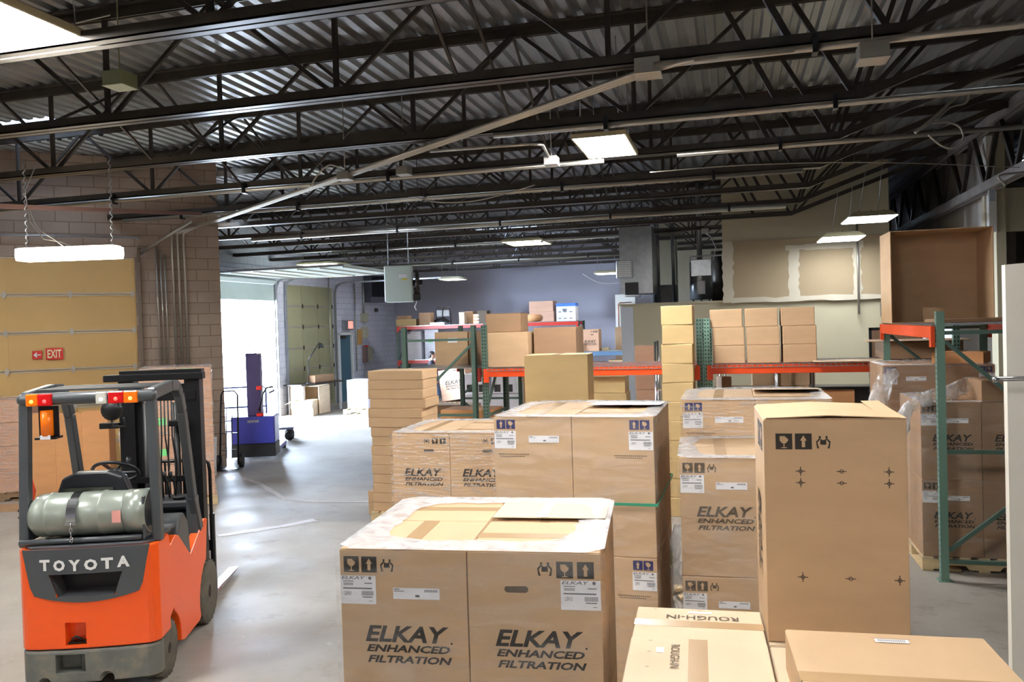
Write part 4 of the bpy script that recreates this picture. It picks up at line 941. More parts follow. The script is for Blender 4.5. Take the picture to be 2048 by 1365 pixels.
# ================================================================ RACKS
postm = {}
def rack(label, loc, rz, L_, dep, ht, levels, gm='rgreen', bm='rorange', deck='wire', gp=None, cat='rack', flip=False):
    t = empty('pallet_rack', loc, rz, label, cat); gp = gp or 'rgreen_p'
    if (gm, ht) not in postm:
        m = MB(); m.b2(-.038, .038, -.038, -.034, 0, ht); m.b2(-.038, -.034, -.038, .03, 0, ht); m.b2(.034, .038, -.038, .03, 0, ht); m.b2(-.038, .038, -.034, -.03, 0, ht); m.b2(-.06, .06, -.06, .06, 0, .008)
        postm[(gm, ht)] = m.mesh('upright_post', M_[gm])
    pm = postm[(gm, ht)]
    for x in (0, L_):
        for y in (0, dep): link('upright_post', pm, t, (x, y, 0), (0, 0, 0 if y == 0 else PI))
        zs = [.18, 1.2, ht - .2] if ht < 3 else [.18, 1.3, 2.4, ht - .2]
        for z in zs: MB().bar((x, .03, z), (x, dep - .03, z), .035, .035).build('frame_strut', M_[gp], t)
        for iz, (a, b) in enumerate(zip(zs, zs[1:])): ya, yb = (.04, dep - .04) if (iz % 2 == 1) != flip else (dep - .04, .04); MB().bar((x, ya, a + .1), (x, yb, b - .08), .03, .035).build('frame_brace', M_[gp], t)
    for z in levels:
        for y, s in ((-.055, -1), (dep + .055, 1)):
            m = MB(); m.b2(.03, L_ - .03, y - .02, y + .02, z - .08, z + .035)
            if s < 0: m.b2(.03, L_ - .03, y - .022, y, z + .0, z + .035)
            bt = m.build('load_beam', M_[bm], t, bevel=.004)
            for x in (-.005, L_ - .07): MB().b2(x, x + .075, y - .024 if s < 0 else y - .01, y + .01 if s < 0 else y + .024, z - .16, z + .035).build('beam_connector', M_[bm], bt)
        if deck == 'wire':
            m = MB(); n = int(L_ / .065)
            for i in range(n):
                x = .06 + i * (L_ - .12) / (n - 1); m.b2(x - .0035, x + .0035, -.08, dep + .06, z + .037, z + .043); m.b2(x - .0035, x + .0035, -.085, -.078, z + .0, z + .043)
            for k in range(8): y = -.078 + k * (dep + .13) / 7; m.b2(.05, L_ - .05, y - .003, y + .003, z + .04, z + .046)
            m.b2(.05, L_ - .05, -.085, -.079, z + .003, z + .01); m.build('wire_deck', M_['galv'], t)
        elif deck == 'solid':
            MB().b2(.03, L_ - .03, -.03, dep + .03, z + .036, z + .05).build('shelf_board', M_['galv'], t)
    return t
RY = 11.22
rack('long orange-beamed rack bay in the middle, left of the double green posts', (-3.43, RY, 0), 0, 3.0, 1.07, 2.5, [1.84], 'rgreen')
rack('long orange-beamed rack bay right of the double green posts', (-.33, RY, 0), 0, 3.0, 1.07, 2.5, [1.84], 'rgreen_l')
rack('green-framed rack turned end-on to the camera, left of centre', (-4.72, 11.3, 0), R90, 2.62, 1.07, 2.5, [1.84, .95], 'rgreen', 'rred', 'solid', flip=True).location = (-3.62, 11.3, 0)
rack('tall green rack at the right holding the big open carton', (2.92, 8.32, 0), R90, 2.7, 1.07, 2.5, [2.33], 'rgreen_l', 'rorange', 'wire')
xa = at(795, 650, Y=27).x; xb = at(1152, 646, Y=27).x
rack('far rack with a red top beam before the grey back wall', (xa, 27, 0), 0, (xb - xa) / 2, 1.0, 2.56, [2.5, 1.3], 'rgreen', 'rred', 'solid')
rack('second bay of the far red-beamed rack, farther right', (xa + (xb - xa) / 2 + .08, 27, 0), 0, (xb - xa) / 2, 1.0, 2.56, [2.5, 1.3], 'rgreen', 'rred', 'solid')
x1, x2 = at(1165, 710, Y=23).x, at(1246, 710, Y=23).x
rack('blue shelf rack behind, left of the office corner', (x1, 23, 0), 0, x2 - x1 + .6, .8, 1.9, [1.62, .8], 'rblue', 'rblue', 'solid', 'rblue')

# things on the rack tops
def on(px, py, z, w, d, h, rz, label, cm='card', simple=False, style=None, group=None, tape='y', name='cardboard_carton'):
    f = at(px, py, z=z); return carton((f.x + w / 2, f.y + d / 2, z), w, d, h, dg_(rz), label, style, cm, group, tape, name, simple)
def onY(px, Y, z, w, d, h, rz, label, cm='card', simple=True, style=None, group=None, tape='y', name='cardboard_carton', cat='box'):
    f = at(px, 640, Y=Y); return carton((f.x + w / 2, Y + d / 2, z), w, d, h, dg_(rz), label, style, cm, group, tape, name, simple, cat)
zt = 1.888
for i, (px, n) in enumerate([(1421, 3), (1488, 3), (1558, 3)]):
    for k in range(3):
        off = 0 if k < 2 else (-.03, -.02, -.015)[i]
        onY(px, RY + .03, zt + k * .242, .415, .42, .24, random.uniform(-1, 1), '%s brown carton of the %s column on the right-hand orange beam' % (['bottom', 'middle', 'top'][k], ['left', 'centre', 'right'][i]), 'card', group='brown cartons in threes on the orange rack').location.x += off + .02 + .01 * i
onY(970, RY + .05, zt, .62, .7, .50, 0, 'large brown carton on the orange rack, under the flat-topped one', 'card')
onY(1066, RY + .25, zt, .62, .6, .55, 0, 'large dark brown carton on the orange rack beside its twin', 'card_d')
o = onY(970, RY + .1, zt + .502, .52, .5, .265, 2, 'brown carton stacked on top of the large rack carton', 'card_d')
MB().b2(-.262, .262, -.252, .252, .266, .272).build('lid', M_['card_d'], o)
# end-on rack load
o = onY(868, 12.3, 1.888, .55, .9, .52, 0, 'large brown carton with white label in the end-on rack', 'card', False)
m = MB(); m.m = face('front', .55, .9, .52); rect(m, .22, .35, .16, .07, .002); m.build('shipping_label', M_['paper'], o, recalc=False)
onY(936, 12.3, 1.888, .12, .9, .52, 0, 'narrow brown carton edge beside the green end frame', 'card_d')
onY(875, 11.5, 1.0, .8, .6, .25, 0, 'brown carton on the low shelf of the end-on rack', 'card_o') 
# big open carton on the right rack: a deep tray on its side
ZR = 2.378; fo = Vector((1.76, 10.15, 0)); wo, ho, do = 1.06, 1.05, .6
t = empty('open_carton', (fo.x + wo / 2, fo.y + .02, ZR), dg_(1), 'huge open brown carton on its side atop the right rack', 'box')
m = MB(); e = .008
m.b2(-wo / 2, wo / 2, do - e, do, 0, ho); m.b2(-wo / 2, -wo / 2 + e, 0, do, 0, ho); m.b2(wo / 2 - e, wo / 2, 0, do, 0, ho); m.b2(-wo / 2, wo / 2, 0, do, 0, e); m.b2(-wo / 2, wo / 2, 0, do, ho - e, ho); m.build('carton_shell', M_['card'], t)
m = MB(); m.b2(-.18, .02, .1, .11, .012, .17); m.build('loose_flap', M_['card'], t)
carton((fo.x + .72, fo.y - .42, ZR), .8, .5, .04, dg_(6), 'flattened dark carton sheet in front of the huge open carton', None, 'card_d', simple=True, name='carton_sheet', cat='cardboard sheet')
# clutter on the far rack top
zc = 2.552
for px, w, d, h, cm, lab in [(792, .75, .5, .24, 'card_y', 'long tan carton at the left end of the far rack top'), (794, .4, .4, .13, 'card_d', None), (838, .42, .4, .45, 'card_d', 'dull brown carton among clutter on the far rack top'),
                             (918, .2, .3, .42, 'card_l', 'column of small white-labelled boxes on the far rack top'), (930, .3, .4, .45, 'card_d', 'brown carton behind the small labelled boxes'), (946, .24, .3, .34, 'card_o', 'second column of small labelled boxes on the far rack'), (955, .35, .4, .45, 'ink_f', 'black carton on the far rack top'),
                             (1059, .85, .6, .34, 'card_p', 'lower pinkish carton of the pair on the far rack'), (1059, .83, .6, .36, 'card_p', None), (1113, .66, .5, .6, 'card_w', 'white carton with blue top band on the far rack')]:
    if lab is None:
        z = zc + .24 if px == 794 else zc + .342; lab = 'small dark carton on the long tan carton' if px == 794 else 'upper pinkish carton of the pair on the far rack'
    else: z = zc
    o = onY(px, 27.1 if px != 930 else 27.5, z, w, d, h, 0, lab, cm, True)
    if px == 1113: MB().b2(-w / 2 - .004, w / 2 + .004, -d / 2 - .004, d / 2, h - .1, h + .002).build('blue_band', mat('blue_band', S(70, 120, 210), .5), o); m = MB(); m.m = face('front', w, d, h); [rect(m, u, v, .1, .03, .005) for u in (.07, .25, .45) for v in (.08, .3)]; rect(m, .22, .33, .14, .09, .006); m.build('printed_marks', M_['ink_g'], o, recalc=False)
    if px in (918, 946):
        m = MB(); m.m = face('front', w, d, h); [rect(m, .03, .03 + k * h / 3, w - .06, h / 5, .005) for k in range(3)]; m.build('shipping_label', M_['paper'], o, recalc=False)
for px, lab in ((880, 'left folded black stool leaning on the far rack top'), (893, 'right folded black stool leaning on the far rack top')):
    f = at(px, 640, Y=27.2); t = empty('folding_stool', (f.x, 27.2, zc), dg_(10), lab, 'stool', 'folded stools')
    m = MB(); m.tube([(-.12, 0, 0), (-.14, .02, .45), (-.1, .04, .62), (.1, .04, .62), (.14, .02, .45), (.16, 0, 0)], .018, 6); m.build('stool_frame', M_['blackm'], t)
    MB().b2(-.1, .1, .0, .03, .3, .52).build('stool_seat', M_['galv'], t); MB().b2(-.12, .14, .0, .03, .12, .15).build('foot_rung', M_['blackm'], t)
o = at(850, 640, Y=27.2); tag(MB().b2(0, .75, 0, .4, 0, .09).build('flat_panel', M_['galv'], loc=(o.x, 27.1, zc)), 'flat pale grey panel lying on the far rack top', 'panel')
m = MB(); m.tube([(0, 0, .08), (.2, .05, .2), (.45, .0, .24), (.6, .1, .1)], .05, 6); o = at(862, 640, Y=27.5); tag(m.build('black_hose', M_['black'], loc=(o.x, 27.6, zc)), 'coiled black hose on the far rack top', 'hose')
m = MB(); m.cyl((0, 0, .14), (.5, .1, .14), .13, 14); o = at(1052, 640, Y=27.1); tag(m.build('rolled_sheet', M_['card_o'], loc=(o.x, 27.05, zc)), 'orange-brown roll of paper on the far rack', 'roll')
for px, w, h, cm, lab, st in [(812, .55, 1.0, 'card_w', 'left white carton with blue marks inside the far rack', 'BL'), (848, .52, 1.05, 'card_w', 'right white carton with green tag inside the far rack', None), (1012, .6, .5, 'card', 'brown carton deep inside the far rack', None)]:
    o = onY(px, 27.1, 1.35, w, .6, h, 0, lab, cm, st is None, st, tape=None)
    if st is None and cm == 'card_w': m = MB(); m.m = face('front', w, .6, h); rect(m, .12, .6, .18, .12, .01); m.build('green_tag', M_['green_lbl'], o, recalc=False)
# cartons on the blue shelf
onY(1160, 23.0, 1.67, .52, .5, .62, 0, 'tan carton with black marks on the blue shelf', 'card_p', False, 'AC')
onY(1203, 23.1, 1.67, .18, .2, .09, 0, 'tiny labelled box on the blue shelf', 'card_l')
onY(1170, 23.1, .85, .5, .5, .5, 0, 'left carton under the blue shelf', 'card_p'); onY(1215, 23.2, .85, .6, .5, .55, 0, 'right carton under the blue shelf', 'card')
# brown stack at the left edge of the office corner, and white panel with pipe
f = at(1231, 705, Y=24.2); t = carton((f.x + .25, 24.4, 0), .5, .4, 2.32, 0, 'tall dark brown carton at the corner of the office', None, 'card_d', simple=True)
t = empty('pipe_board', (f.x - .05, 24.8, 0), 0, 'white board with brown copper pipe near the office corner', 'board')
MB().b2(0, .6, 0, .03, 2.3, 3.3).build('board_panel', M_['white'], t); m = MB(); m.tube([(.5, -.04, 3.05), (.14, -.04, 3.05), (.1, -.04, 3.0), (.1, -.04, 2.3)], .018, 6); m.build('copper_pipe', mat('copper', S(150, 92, 64), .4, .6), t)
MB().b2(.05, .1, 0, .03, 0, 2.3).build('board_stand', M_['white'], t)

# ---- below the orange beams
def stackY(px, Y, w, d, hs, cm, lab, rz=0, z=0):
    for i, h in enumerate(hs):
        nm = ['lowest', 'second', 'third', 'fourth', 'fifth', 'sixth', 'seventh'][i] if i < len(hs) - 1 else 'top'
        onY(px + random.uniform(-2, 2), Y, z, w, d, h - .003, rz, '%s carton of %s' % (nm, lab), cm); z += h
stackY(1183, 12.5, .5, .5, [.5, .4, .25, .25, .25], 'card_y', 'the tan stack behind the tall double stack')
stackY(1183 + 85, 14.0, .32, .4, [.6, .72, .75], 'card_p', 'the pinkish column behind the orange rack')
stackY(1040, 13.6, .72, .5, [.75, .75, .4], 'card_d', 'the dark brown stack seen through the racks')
stackY(1500, 14.2, .38, .4, [.35, .35, .35, .3, .33], 'card', 'the left column of brown boxes under the right-hand beam')
stackY(1541, 14.2, .38, .4, [.35, .35, .35, .3, .33], 'card', 'the middle column of brown boxes under the right-hand beam')
stackY(1580, 14.2, .38, .4, [.35, .35, .35, .3, .33], 'card', 'the right column of brown boxes under the right-hand beam')
onY(1430, 12.9, .0, .9, .6, 1.3, 0, 'wide brown carton low behind the double posts', 'card_d')
onY(1433, 12.6, 1.32, .16, .2, .28, 25, 'small leaning brown box behind the double posts', 'card_d').location.y = 13.0
carton(tuple(at(1672, 815, z=1.05)), .5, .4, .3, 0, 'small orange-tan carton left of the black bench', None, 'card_o', simple=True)
# chrome wire shelf
def wire_shelf(px, Y, w, label):
    f = at(px, 640, Y=Y); t = empty('wire_shelf', (f.x, Y, 0), 0, label, 'shelf')
    for x in (0, w):
        for y in (0, .45): MB().cyl((x, y, 0), (x, y, 2.15), .018, 10).build('shelf_post', M_['chrome'], t)
    for z in (.3, .95, 1.35, 1.75):
        m = MB(); m.ring_prism([(0, 0), (w, 0), (w, .45), (0, .45)], [(.02, .02), (w - .02, .02), (w - .02, .43), (.02, .43)], z, z + .025)
        for i in range(24): x = .02 + (w - .04) * i / 23; m.b2(x - .002, x + .002, 0, .45, z + .02, z + .026)
        m.build('shelf_tier', M_['chrome'], t)
    return f
f = wire_shelf(1309, 13.4, 1.0, 'chrome wire shelf behind the column of tan cartons')
for i in range(7): carton((f.x + .25, 13.62, 1.78 + .06 * i), .22, .3, .058, 0, 'thin grey box number %s in the pile on the chrome shelf' % ['one', 'two', 'three', 'four', 'five', 'six', 'seven'][i] if 0 else 'thin grey parts box, %s in the pile on the chrome shelf' % ['lowest', 'second from bottom', 'third from bottom', 'middle', 'third from top', 'second from top', 'topmost'][i], None, 'card_l', 'thin boxes on the chrome shelf', simple=True)
wire_shelf(1447, 13.6, .8, 'chrome wire shelf right of the double green posts')
# black workbench
f = at(1620, 640, Y=13.4); t = empty('workbench', (f.x, 13.4, 0), 0, 'black two-tier workbench under the right-hand orange beam', 'bench')
for z in (1.35, 1.62): MB().b2(0, .95, 0, .5, z, z + .04).build('bench_top', M_['blackm'], t)
for x in (.03, .92):
    for y in (.03, .47): MB().b2(x - .015, x + .015, y - .015, y + .015, 0, 1.62).build('leg', M_['steel_dk'], t)
MB().b2(.02, .93, .46, .48, .4, 1.35).build('back_panel', mat('bench_grey', S(96, 98, 98), .6), t)
m = MB(); m.b2(.3, .7, .1, .3, 1.66, 1.72); m.b2(.42, .55, .12, .22, 1.72, 1.76); tag(m.build('black_tool', M_['black'], loc=(f.x, 13.4, 0)), 'black tool lying on the workbench', 'tool')
# loose flattened cartons on the rack deck, right
carton(at(1700, 722, z=1.9), .9, .5, .012, dg_(-4), 'flattened light carton on the deck right of the carton columns', None, 'card_l', simple=True, name='carton_sheet', cat='cardboard sheet')
carton((2.35, 11.8, 1.9), .9, .7, .22, dg_(3), 'flat dark carton low behind the right rack', None, 'card_d', simple=True)
carton((2.3, 11.7, 2.13), 1.2, .7, .012, dg_(-5), 'wide flattened carton on top of the flat dark carton', None, 'card', simple=True, name='carton_sheet', cat='cardboard sheet')
# ================================================================ FORKLIFT
org = mat('orange_truck_paint', S(255, 92, 14), .32, coat=.3, var=.03)
dk = mat('dark_grey_truck_paint', S(72, 76, 80), .38, coat=.2, var=.06)
gb = mat('bumper_grey', S(104, 106, 100), .55, var=.12, vs=6, dirt=S(140, 130, 112), ds=5)
tankm = mat('gas_bottle_paint', S(150, 158, 148), .3, .2, coat=.3)
vinyl = mat('black_vinyl', S(34, 36, 42), .35)
fp = at(331, 1350.5, z=0); HD = math.radians(20.6); c, s = math.cos(HD), math.sin(HD)
fo_ = Vector((fp.x - .42 * c, fp.y - .42 * s, 0))
FL = empty('forklift', fo_, HD, 'orange and dark grey forklift with gas bottle, seen from behind', 'forklift')
def fb_(name, mb, m, par=FL, **k): return mb.build(name, m, par, **k)
def yr(x): a = abs(x); return -.275 + .035 * (a / .47) ** 2 + (max(0, a - .40) / .07) ** 2 * .05
xs = [-.47 + .94 * i / 28 for i in range(29)]
m = MB(); m.prism([(x, yr(x)) for x in xs] + [(.47, .02), (-.47, .02)], 'z', .335, 1.03); cw = fb_('counterweight', m, org, bevel=.012, seg=2)
cu1 = MB(); cu1.prism([(-.19, .70), (.19, .70), (.245, .86), (-.245, .86)], 'y', -.4, -.10)
cu2 = MB(); cu2.b2(-.15, -.01, -.4, -.19, .36, .52)
cut(cw, cu1, cu2)
fb_('vent_recess', MB().b2(-.225, .225, -.125, -.105, .70, .86), M_['black'])
m = MB(); m.tube([(-.11, -.24, .375), (-.11, -.26, .40), (-.08, -.27, .42), (-.05, -.26, .40), (-.05, -.24, .375)], .009, 6); m.b2(-.14, -.02, -.25, -.2, .36, .375); fb_('tow_pin', m, M_['blackm'])
# dark rear insert, leaving the grille opening free
m = MB(); pts = [(-.425 + .85 * i / 34) for i in range(35)]
def zl(x): a = abs(x); return .66 + .06 * (a / .365) ** 2 if a < .365 else .72 + (a - .365) / .06 * .31
for a, b in zip(pts, pts[1:]):
    def slab(za0, zb0, za1, zb1):
        if za1 - za0 < .002 and zb1 - zb0 < .002: return
        q = .007; m.add([(a, yr(a) - q, za0), (b, yr(b) - q, zb0), (b, yr(b) - q, zb1), (a, yr(a) - q, za1), (a, yr(a) + .004, za0), (b, yr(b) + .004, zb0), (b, yr(b) + .004, zb1), (a, yr(a) + .004, za1)], [(0, 1, 2, 3), (7, 6, 5, 4), (0, 4, 5, 1), (2, 6, 7, 3)])
    mid = abs((a + b) / 2)
    if mid < .19: slab(zl(a), zl(b), .70, .70); slab(.86, .86, 1.035, 1.035)
    elif mid < .245: zq = lambda x: .70 + (abs(x) - .19) / .055 * .16; slab(zl(a), zl(b), zq(a), zq(b)); slab(.86, .86, 1.035, 1.035)
    else: slab(min(zl(a), 1.035), min(zl(b), 1.035), 1.035, 1.035)
fb_('rear_insert', m, dk, recalc=False)
m = MB()
for a in (-.186, .186): m.add([(a, -.27, .70), (a * 1.29, -.265, .86), (a * 1.29, -.12, .86), (a, -.12, .70)], [(0, 1, 2, 3)])
m.add([(-.19, -.272, .70), (.19, -.272, .70), (.17, -.12, .715), (-.17, -.12, .715)], [(0, 1, 2, 3)]); fb_('vent_lining', m, dk)
# lettering across the back, each letter following the curve
m = MB(); u0 = -.30
for ch, w in zip('TOYOTA', (.075, .085, .085, .095, .085, .09)):
    xc = u0 + w / 2; sl = .035 * 2 * xc / .47 ** 2; k = 1 + .0 * xc
    m.m = Matrix.Translation((u0, yr(xc) - .011 - sl * w / 2, .882 + .012 * (xc / .3) ** 2)) @ Matrix.Rotation(math.atan(sl), 4, 'Z') @ FR
    text(m, ch, 0, 0, w * .93, .078, .002, bold=.05); u0 += w + .018
fb_('brand_lettering', m, M_['white'], recalc=False)
m = MB(); m.prism([(x * .93, yr(x) + .02) for x in xs] + [(.44, .3), (-.44, .3)], 'z', 1.025, 1.05); fb_('hood', m, dk, bevel=.01, seg=2)
m = MB(); m.prism([(x * .985, yr(x) - .01) for x in xs] + [(.463, -.12), (-.463, -.12)], 'z', .10, .325); bp = fb_('bumper', m, gb, bevel=.015, seg=2)
cu = MB(); cu.b2(-.22, -.02, -.4, -.17, .17, .30); cu3 = MB(); cu3.cyl((-.30, -.4, .10), (-.30, -.13, .10), .045, 14); cu4 = MB(); cu4.cyl((.12, -.4, .12), (.12, -.15, .12), .05, 14); cut(bp, cu, cu3, cu4)
fb_('bumper_pin', MB().cyl((-.05, -.22, .15), (-.05, -.22, .31), .02, 10), gb)
# side panels with wheel arches
def arch(cy, cz, r, a0, a1, n=8): return [(cy + r * math.cos(math.radians(a0 + (a1 - a0) * i / n)), cz + r * math.sin(math.radians(a0 + (a1 - a0) * i / n))) for i in range(n + 1)]
side = [(-.02, .40), (-.02, 1.03), (.04, 1.035), (.07, .94), (.20, .985), (.28, .96), (.56, .74), (.97, .93), (1.06, .91), (1.03, .78)] + arch(1.10, .265, .33, 110, 200, 6) + [(.74, .13), (.34, .13)] + arch(0, .2, .26, -10, 60, 5) + [(.10, .46)]
for sx in (-1, 1):
    m = MB(); m.prism(side, 'x', sx * .40, sx * .468); fb_('side_panel', m, org, bevel=.006)
    m = MB(); m.prism([(.28, .955), (.34, 1.08), (.45, 1.10), (.56, 1.0), (.60, .74), (.56, .73)], 'x', sx * .28, sx * .46); fb_('side_step', m, dk, bevel=.02, seg=2)
m = MB(); m.b2(-.40, .40, .0, .98, .2, .66); m.b2(-.42, .42, .02, .40, .6, 1.0); fb_('chassis', m, M_['blackm'])
m = MB(); m.b2(-.40, .40, .55, .98, .66, .68); fb_('floor_plate', m, dk)
m = MB(); m.prism([(.86, .66), (1.02, .66), (1.02, 1.14), (.80, 1.12), (.78, 1.06), (.90, 1.0)], 'x', -.42, .42); fb_('dash_cowl', m, vinyl, bevel=.015)
m = MB(); m.prism([(.80, .66), (.92, .66), (.86, 1.14), (.78, 1.14)], 'x', .38, .46); fb_('cowl_side', m, dk)
m = MB(); m.lathe([(.05, 0), (.05, .015), (.038, .015), (.038, .002)], (.30, .86, 1.135), 'z', 16); fb_('cup_holder', m, M_['black'])
def wheel(x, y, z, r, w, nm):
    t = empty(nm, (x, y, z)); t.parent = FL
    sg = 1 if x > 0 else -1
    m = MB(); m.lathe([(r * .62, -w / 2), (r * .95, -w / 2), (r, -w / 2 + .015), (r, w / 2 - .015), (r * .95, w / 2), (r * .62, w / 2)], (0, 0, 0), 'x', 36)
    for k in range(24):
        a = 2 * PI * k / 24
        for q in (-1, 1): mm = m.m; m.m = Matrix.Rotation(a, 4, 'X'); m.box((q * w * .3, 0, r), (w * .34, r * .12, .014)); m.m = mm
    m.build('tyre', M_['rubber'], t)
    m = MB(); m.lathe([(r * .63, -w / 2 + .02), (r * .63, w / 2 - .02)], (0, 0, 0), 'x', 24); m.lathe([(r * .63, sg * (w / 2 - .04)), (r * .5, sg * (w / 2 - .055)), (r * .22, sg * (w / 2 - .02)), (r * .2, sg * w / 2)], (0, 0, 0), 'x', 24)
    for k in range(6): a = PI * k / 3; m.cyl((sg * (w / 2 - .05), r * .36 * math.cos(a), r * .36 * math.sin(a)), (sg * (w / 2 - .025), r * .36 * math.cos(a), r * .36 * math.sin(a)), .014, 6)
    m.build('rim', M_['steel_dk'], t)
for sx in (-1, 1): wheel(sx * .392, 0, .2, .2, .13, 'rear_wheel'); wheel(sx * .385, 1.10, .265, .265, .15, 'front_wheel')
# seat, steering wheel, levers
m = MB(); m.box((-.08, .36, 1.04), (.46, .44, .12)); fb_('seat_cushion', m, vinyl, bevel=.04, seg=3)
m = MB(); m.prism([(-.33, 1.06), (.20, 1.06), (.20, 1.33), (.15, 1.47), (.04, 1.51), (-.18, 1.51), (-.28, 1.47), (-.33, 1.33)], 'y', .06, .17); sb = fb_('seat_backrest', m, vinyl, bevel=.03, seg=3)
m = MB(); m.b2(-.26, .10, .045, .062, 1.08, 1.33); m.b2(-.25, .09, .035, .047, 1.34, 1.40); m.build('document_pouch', mat('pouch', S(66, 70, 60), .25), sb)
m = MB(); sc_ = Matrix.Translation((-.12, .66, 1.41)) @ Matrix.Rotation(math.radians(-35), 4, 'X'); m.m = sc_
m.tube([(.17 * math.cos(a), .17 * math.sin(a), 0) for a in [2 * PI * k / 28 for k in range(28)]], .014, 8, closed=True); m.cyl((0, 0, -.03), (0, 0, .01), .05, 14)
for a in (.2, 2.3, 4.4): m.bar((0, 0, -.01), (.165 * math.cos(a), .165 * math.sin(a), 0), .03, .012)
m.cyl((.12, -.1, .01), (.12, -.1, .07), .018, 10); m.m = Matrix.Identity(4); fb_('steering_wheel', m, vinyl)
fb_('steering_column', MB().cyl((-.12, .68, 1.38), (-.12, .93, 1.05), .035, 10), M_['black'])
for k in range(3): m = MB(); m.tube([(.16 + k * .05, .92, 1.12), (.16 + k * .05, .88, 1.26), (.15 + k * .05, .84, 1.32)], .008, 6); m.cyl((.15 + k * .05, .84, 1.31), (.15 + k * .05, .83, 1.36), .016, 8); fb_('control_lever', m, M_['black'])
# overhead guard
def gtube(name, pts, r=.036): m = MB(); m.tube(pts, r, 10); return fb_(name, m, dk)
for sx in (-1, 1):
    x = sx * .43
    m = MB(); m.bar((x * 1.05, -.13, 1.03), (x, -.10, 2.04), .065, .075, (0, 1, 0)); fb_('rear_pillar', m, dk, bevel=.012, seg=2)
    pts = [(x, -.10, 2.08), (x, .30, 2.11), (x, .46, 2.10), (x, .54, 2.03), (x, .60, 1.88), (x * 1.01, .78, 1.16), (x * 1.04, .88, .86)]
    m = MB()
    for a, b in zip(pts, pts[1:]): m.bar(a, b, .06, .085, (0, 1, 0) if abs(b[2] - a[2]) > .1 else (0, 0, 1))
    fb_('front_pillar', m, dk, bevel=.008)
m = MB(); m.tube([(-.47, -.11, 2.07), (-.44, -.11, 2.07), (.44, -.11, 2.07), (.47, -.11, 2.07)], [.03, .045, .045, .03], 14); gb_ = fb_('guard_rear_beam', m, dk)
for k in range(5): fb_('guard_bar', MB().b2(-.42, .42, .02 + k * .1, .05 + k * .1, 2.115, 2.13), dk)
amb, rd, wl_ = mat('amber_lens', S(255, 120, 10), .25, emit=(1, .32, .02, 1), es=.04), mat('red_lens', S(214, 16, 20), .25, emit=(1, .02, .02, 1), es=.02), mat('clear_lens', S(210, 210, 200), .2)
lit = lambda c: mat('lit_bulb', c, .3, emit=c, es=2)
def tail(x0, x1, ma, glow):
    o = fb_('tail_light', MB().b2(x0, x1, -.165, -.14, 2.025, 2.11), ma, bevel=.006)
    if glow: MB().cyl(((x0 + x1) / 2, -.168, 2.058), ((x0 + x1) / 2, -.164, 2.058), .013, 10).build('bulb', lit(glow), o)
tail(-.40, -.32, amb, (1, .45, .05, 1)); tail(-.32, -.225, rd, (1, .05, .05, 1)); tail(.07, .145, wl_, (1, 1, .9, 1)); tail(.155, .26, rd, (1, .08, .05, 1)); tail(.26, .355, amb, (1, .5, .08, 1))
m = MB(); m.b2(-.345, -.21, -.10, -.09, 1.80, 2.02); m.b2(-.36, -.22, -.14, -.02, 1.785, 1.80); br = fb_('beacon_bracket', m, M_['blackm'])
MB().cyl((-.285, -.11, 1.81), (-.285, -.11, 1.99), .042, 16).build('beacon_lens', amb, br)
m = MB(); m.m = Matrix.Translation((-.32, -.145, 1.787)) @ FR; rect(m, 0, 0, .07, .03, .002); m.build('white_sticker', M_['paper'], br, recalc=False)
m = MB(); m.lathe([(.02, 0), (.07, .02), (.08, .04), (.08, .06), (.06, .10), (.02, .12)], (-.03, .34, 1.93), 'y', 18); m.tube([(-.03, .38, 1.85), (-.03, .4, 1.80), (.06, .4, 1.80), (.06, .38, 1.87)], .007, 6); fb_('horn', m, M_['black'])
m = MB(); m.m = Matrix.Translation((.385, -.15, 1.45)) @ FR
# gas bottle on its cradle
m = MB(); m.lathe([(.05, -.43), (.11, -.42), (.143, -.385), (.153, -.35), (.155, -.30), (.160, -.295), (.160, -.28), (.155, -.275), (.155, .06), (.160, .065), (.160, .075), (.155, .08), (.150, .22), (.145, .235)], (0, -.06, 1.235), 'x', 36); m.lathe([(.155, .235), (.158, .39), (.150, .39), (.145, .24)], (0, -.06, 1.235), 'x', 36)
tk = fb_('gas_bottle', m, tankm)
m = MB(); m.cyl((.24, -.06, 1.235), (.34, -.06, 1.235), .035, 12); m.cyl((.30, -.06, 1.20), (.30, -.06, 1.33), .02, 8); m.b2(.28, .36, -.09, -.03, 1.22, 1.26); m.build('bottle_valve', M_['blackm'], tk)
m = MB(); m.m = Matrix.Translation((.17, -.2175, 1.19)) @ FR; rect(m, 0, 0, .06, .085, .002); m.build('pink_sticker', mat('pink_sticker', S(240, 170, 160), .5), tk, recalc=False)
def ringx(m, x0, x1, r, a0, a1, n=14, th=.004):
    for i in range(n):
        a, b = math.radians(a0 + (a1 - a0) * i / n), math.radians(a0 + (a1 - a0) * (i + 1) / n)
        P = lambda x, a, r: (x, -.06 - r * math.cos(a), 1.235 + r * math.sin(a))
        m.add([P(x0, a, r), P(x1, a, r), P(x1, b, r), P(x0, b, r), P(x0, a, r + th), P(x1, a, r + th), P(x1, b, r + th), P(x0, b, r + th)], [(0, 1, 2, 3), (4, 7, 6, 5), (0, 4, 5, 1), (2, 6, 7, 3), (1, 5, 6, 2), (0, 3, 7, 4)])
m = MB(); ringx(m, -.13, -.075, .158, 20, 185); fb_('bottle_strap', m, M_['blackm'])
m = MB(); ringx(m, -.135, -.07, .164, -12, 48, 8, .008); m.b2(-.14, -.065, -.236, -.225, 1.19, 1.21); fb_('strap_buckle', m, M_['chrome'])
m = MB()
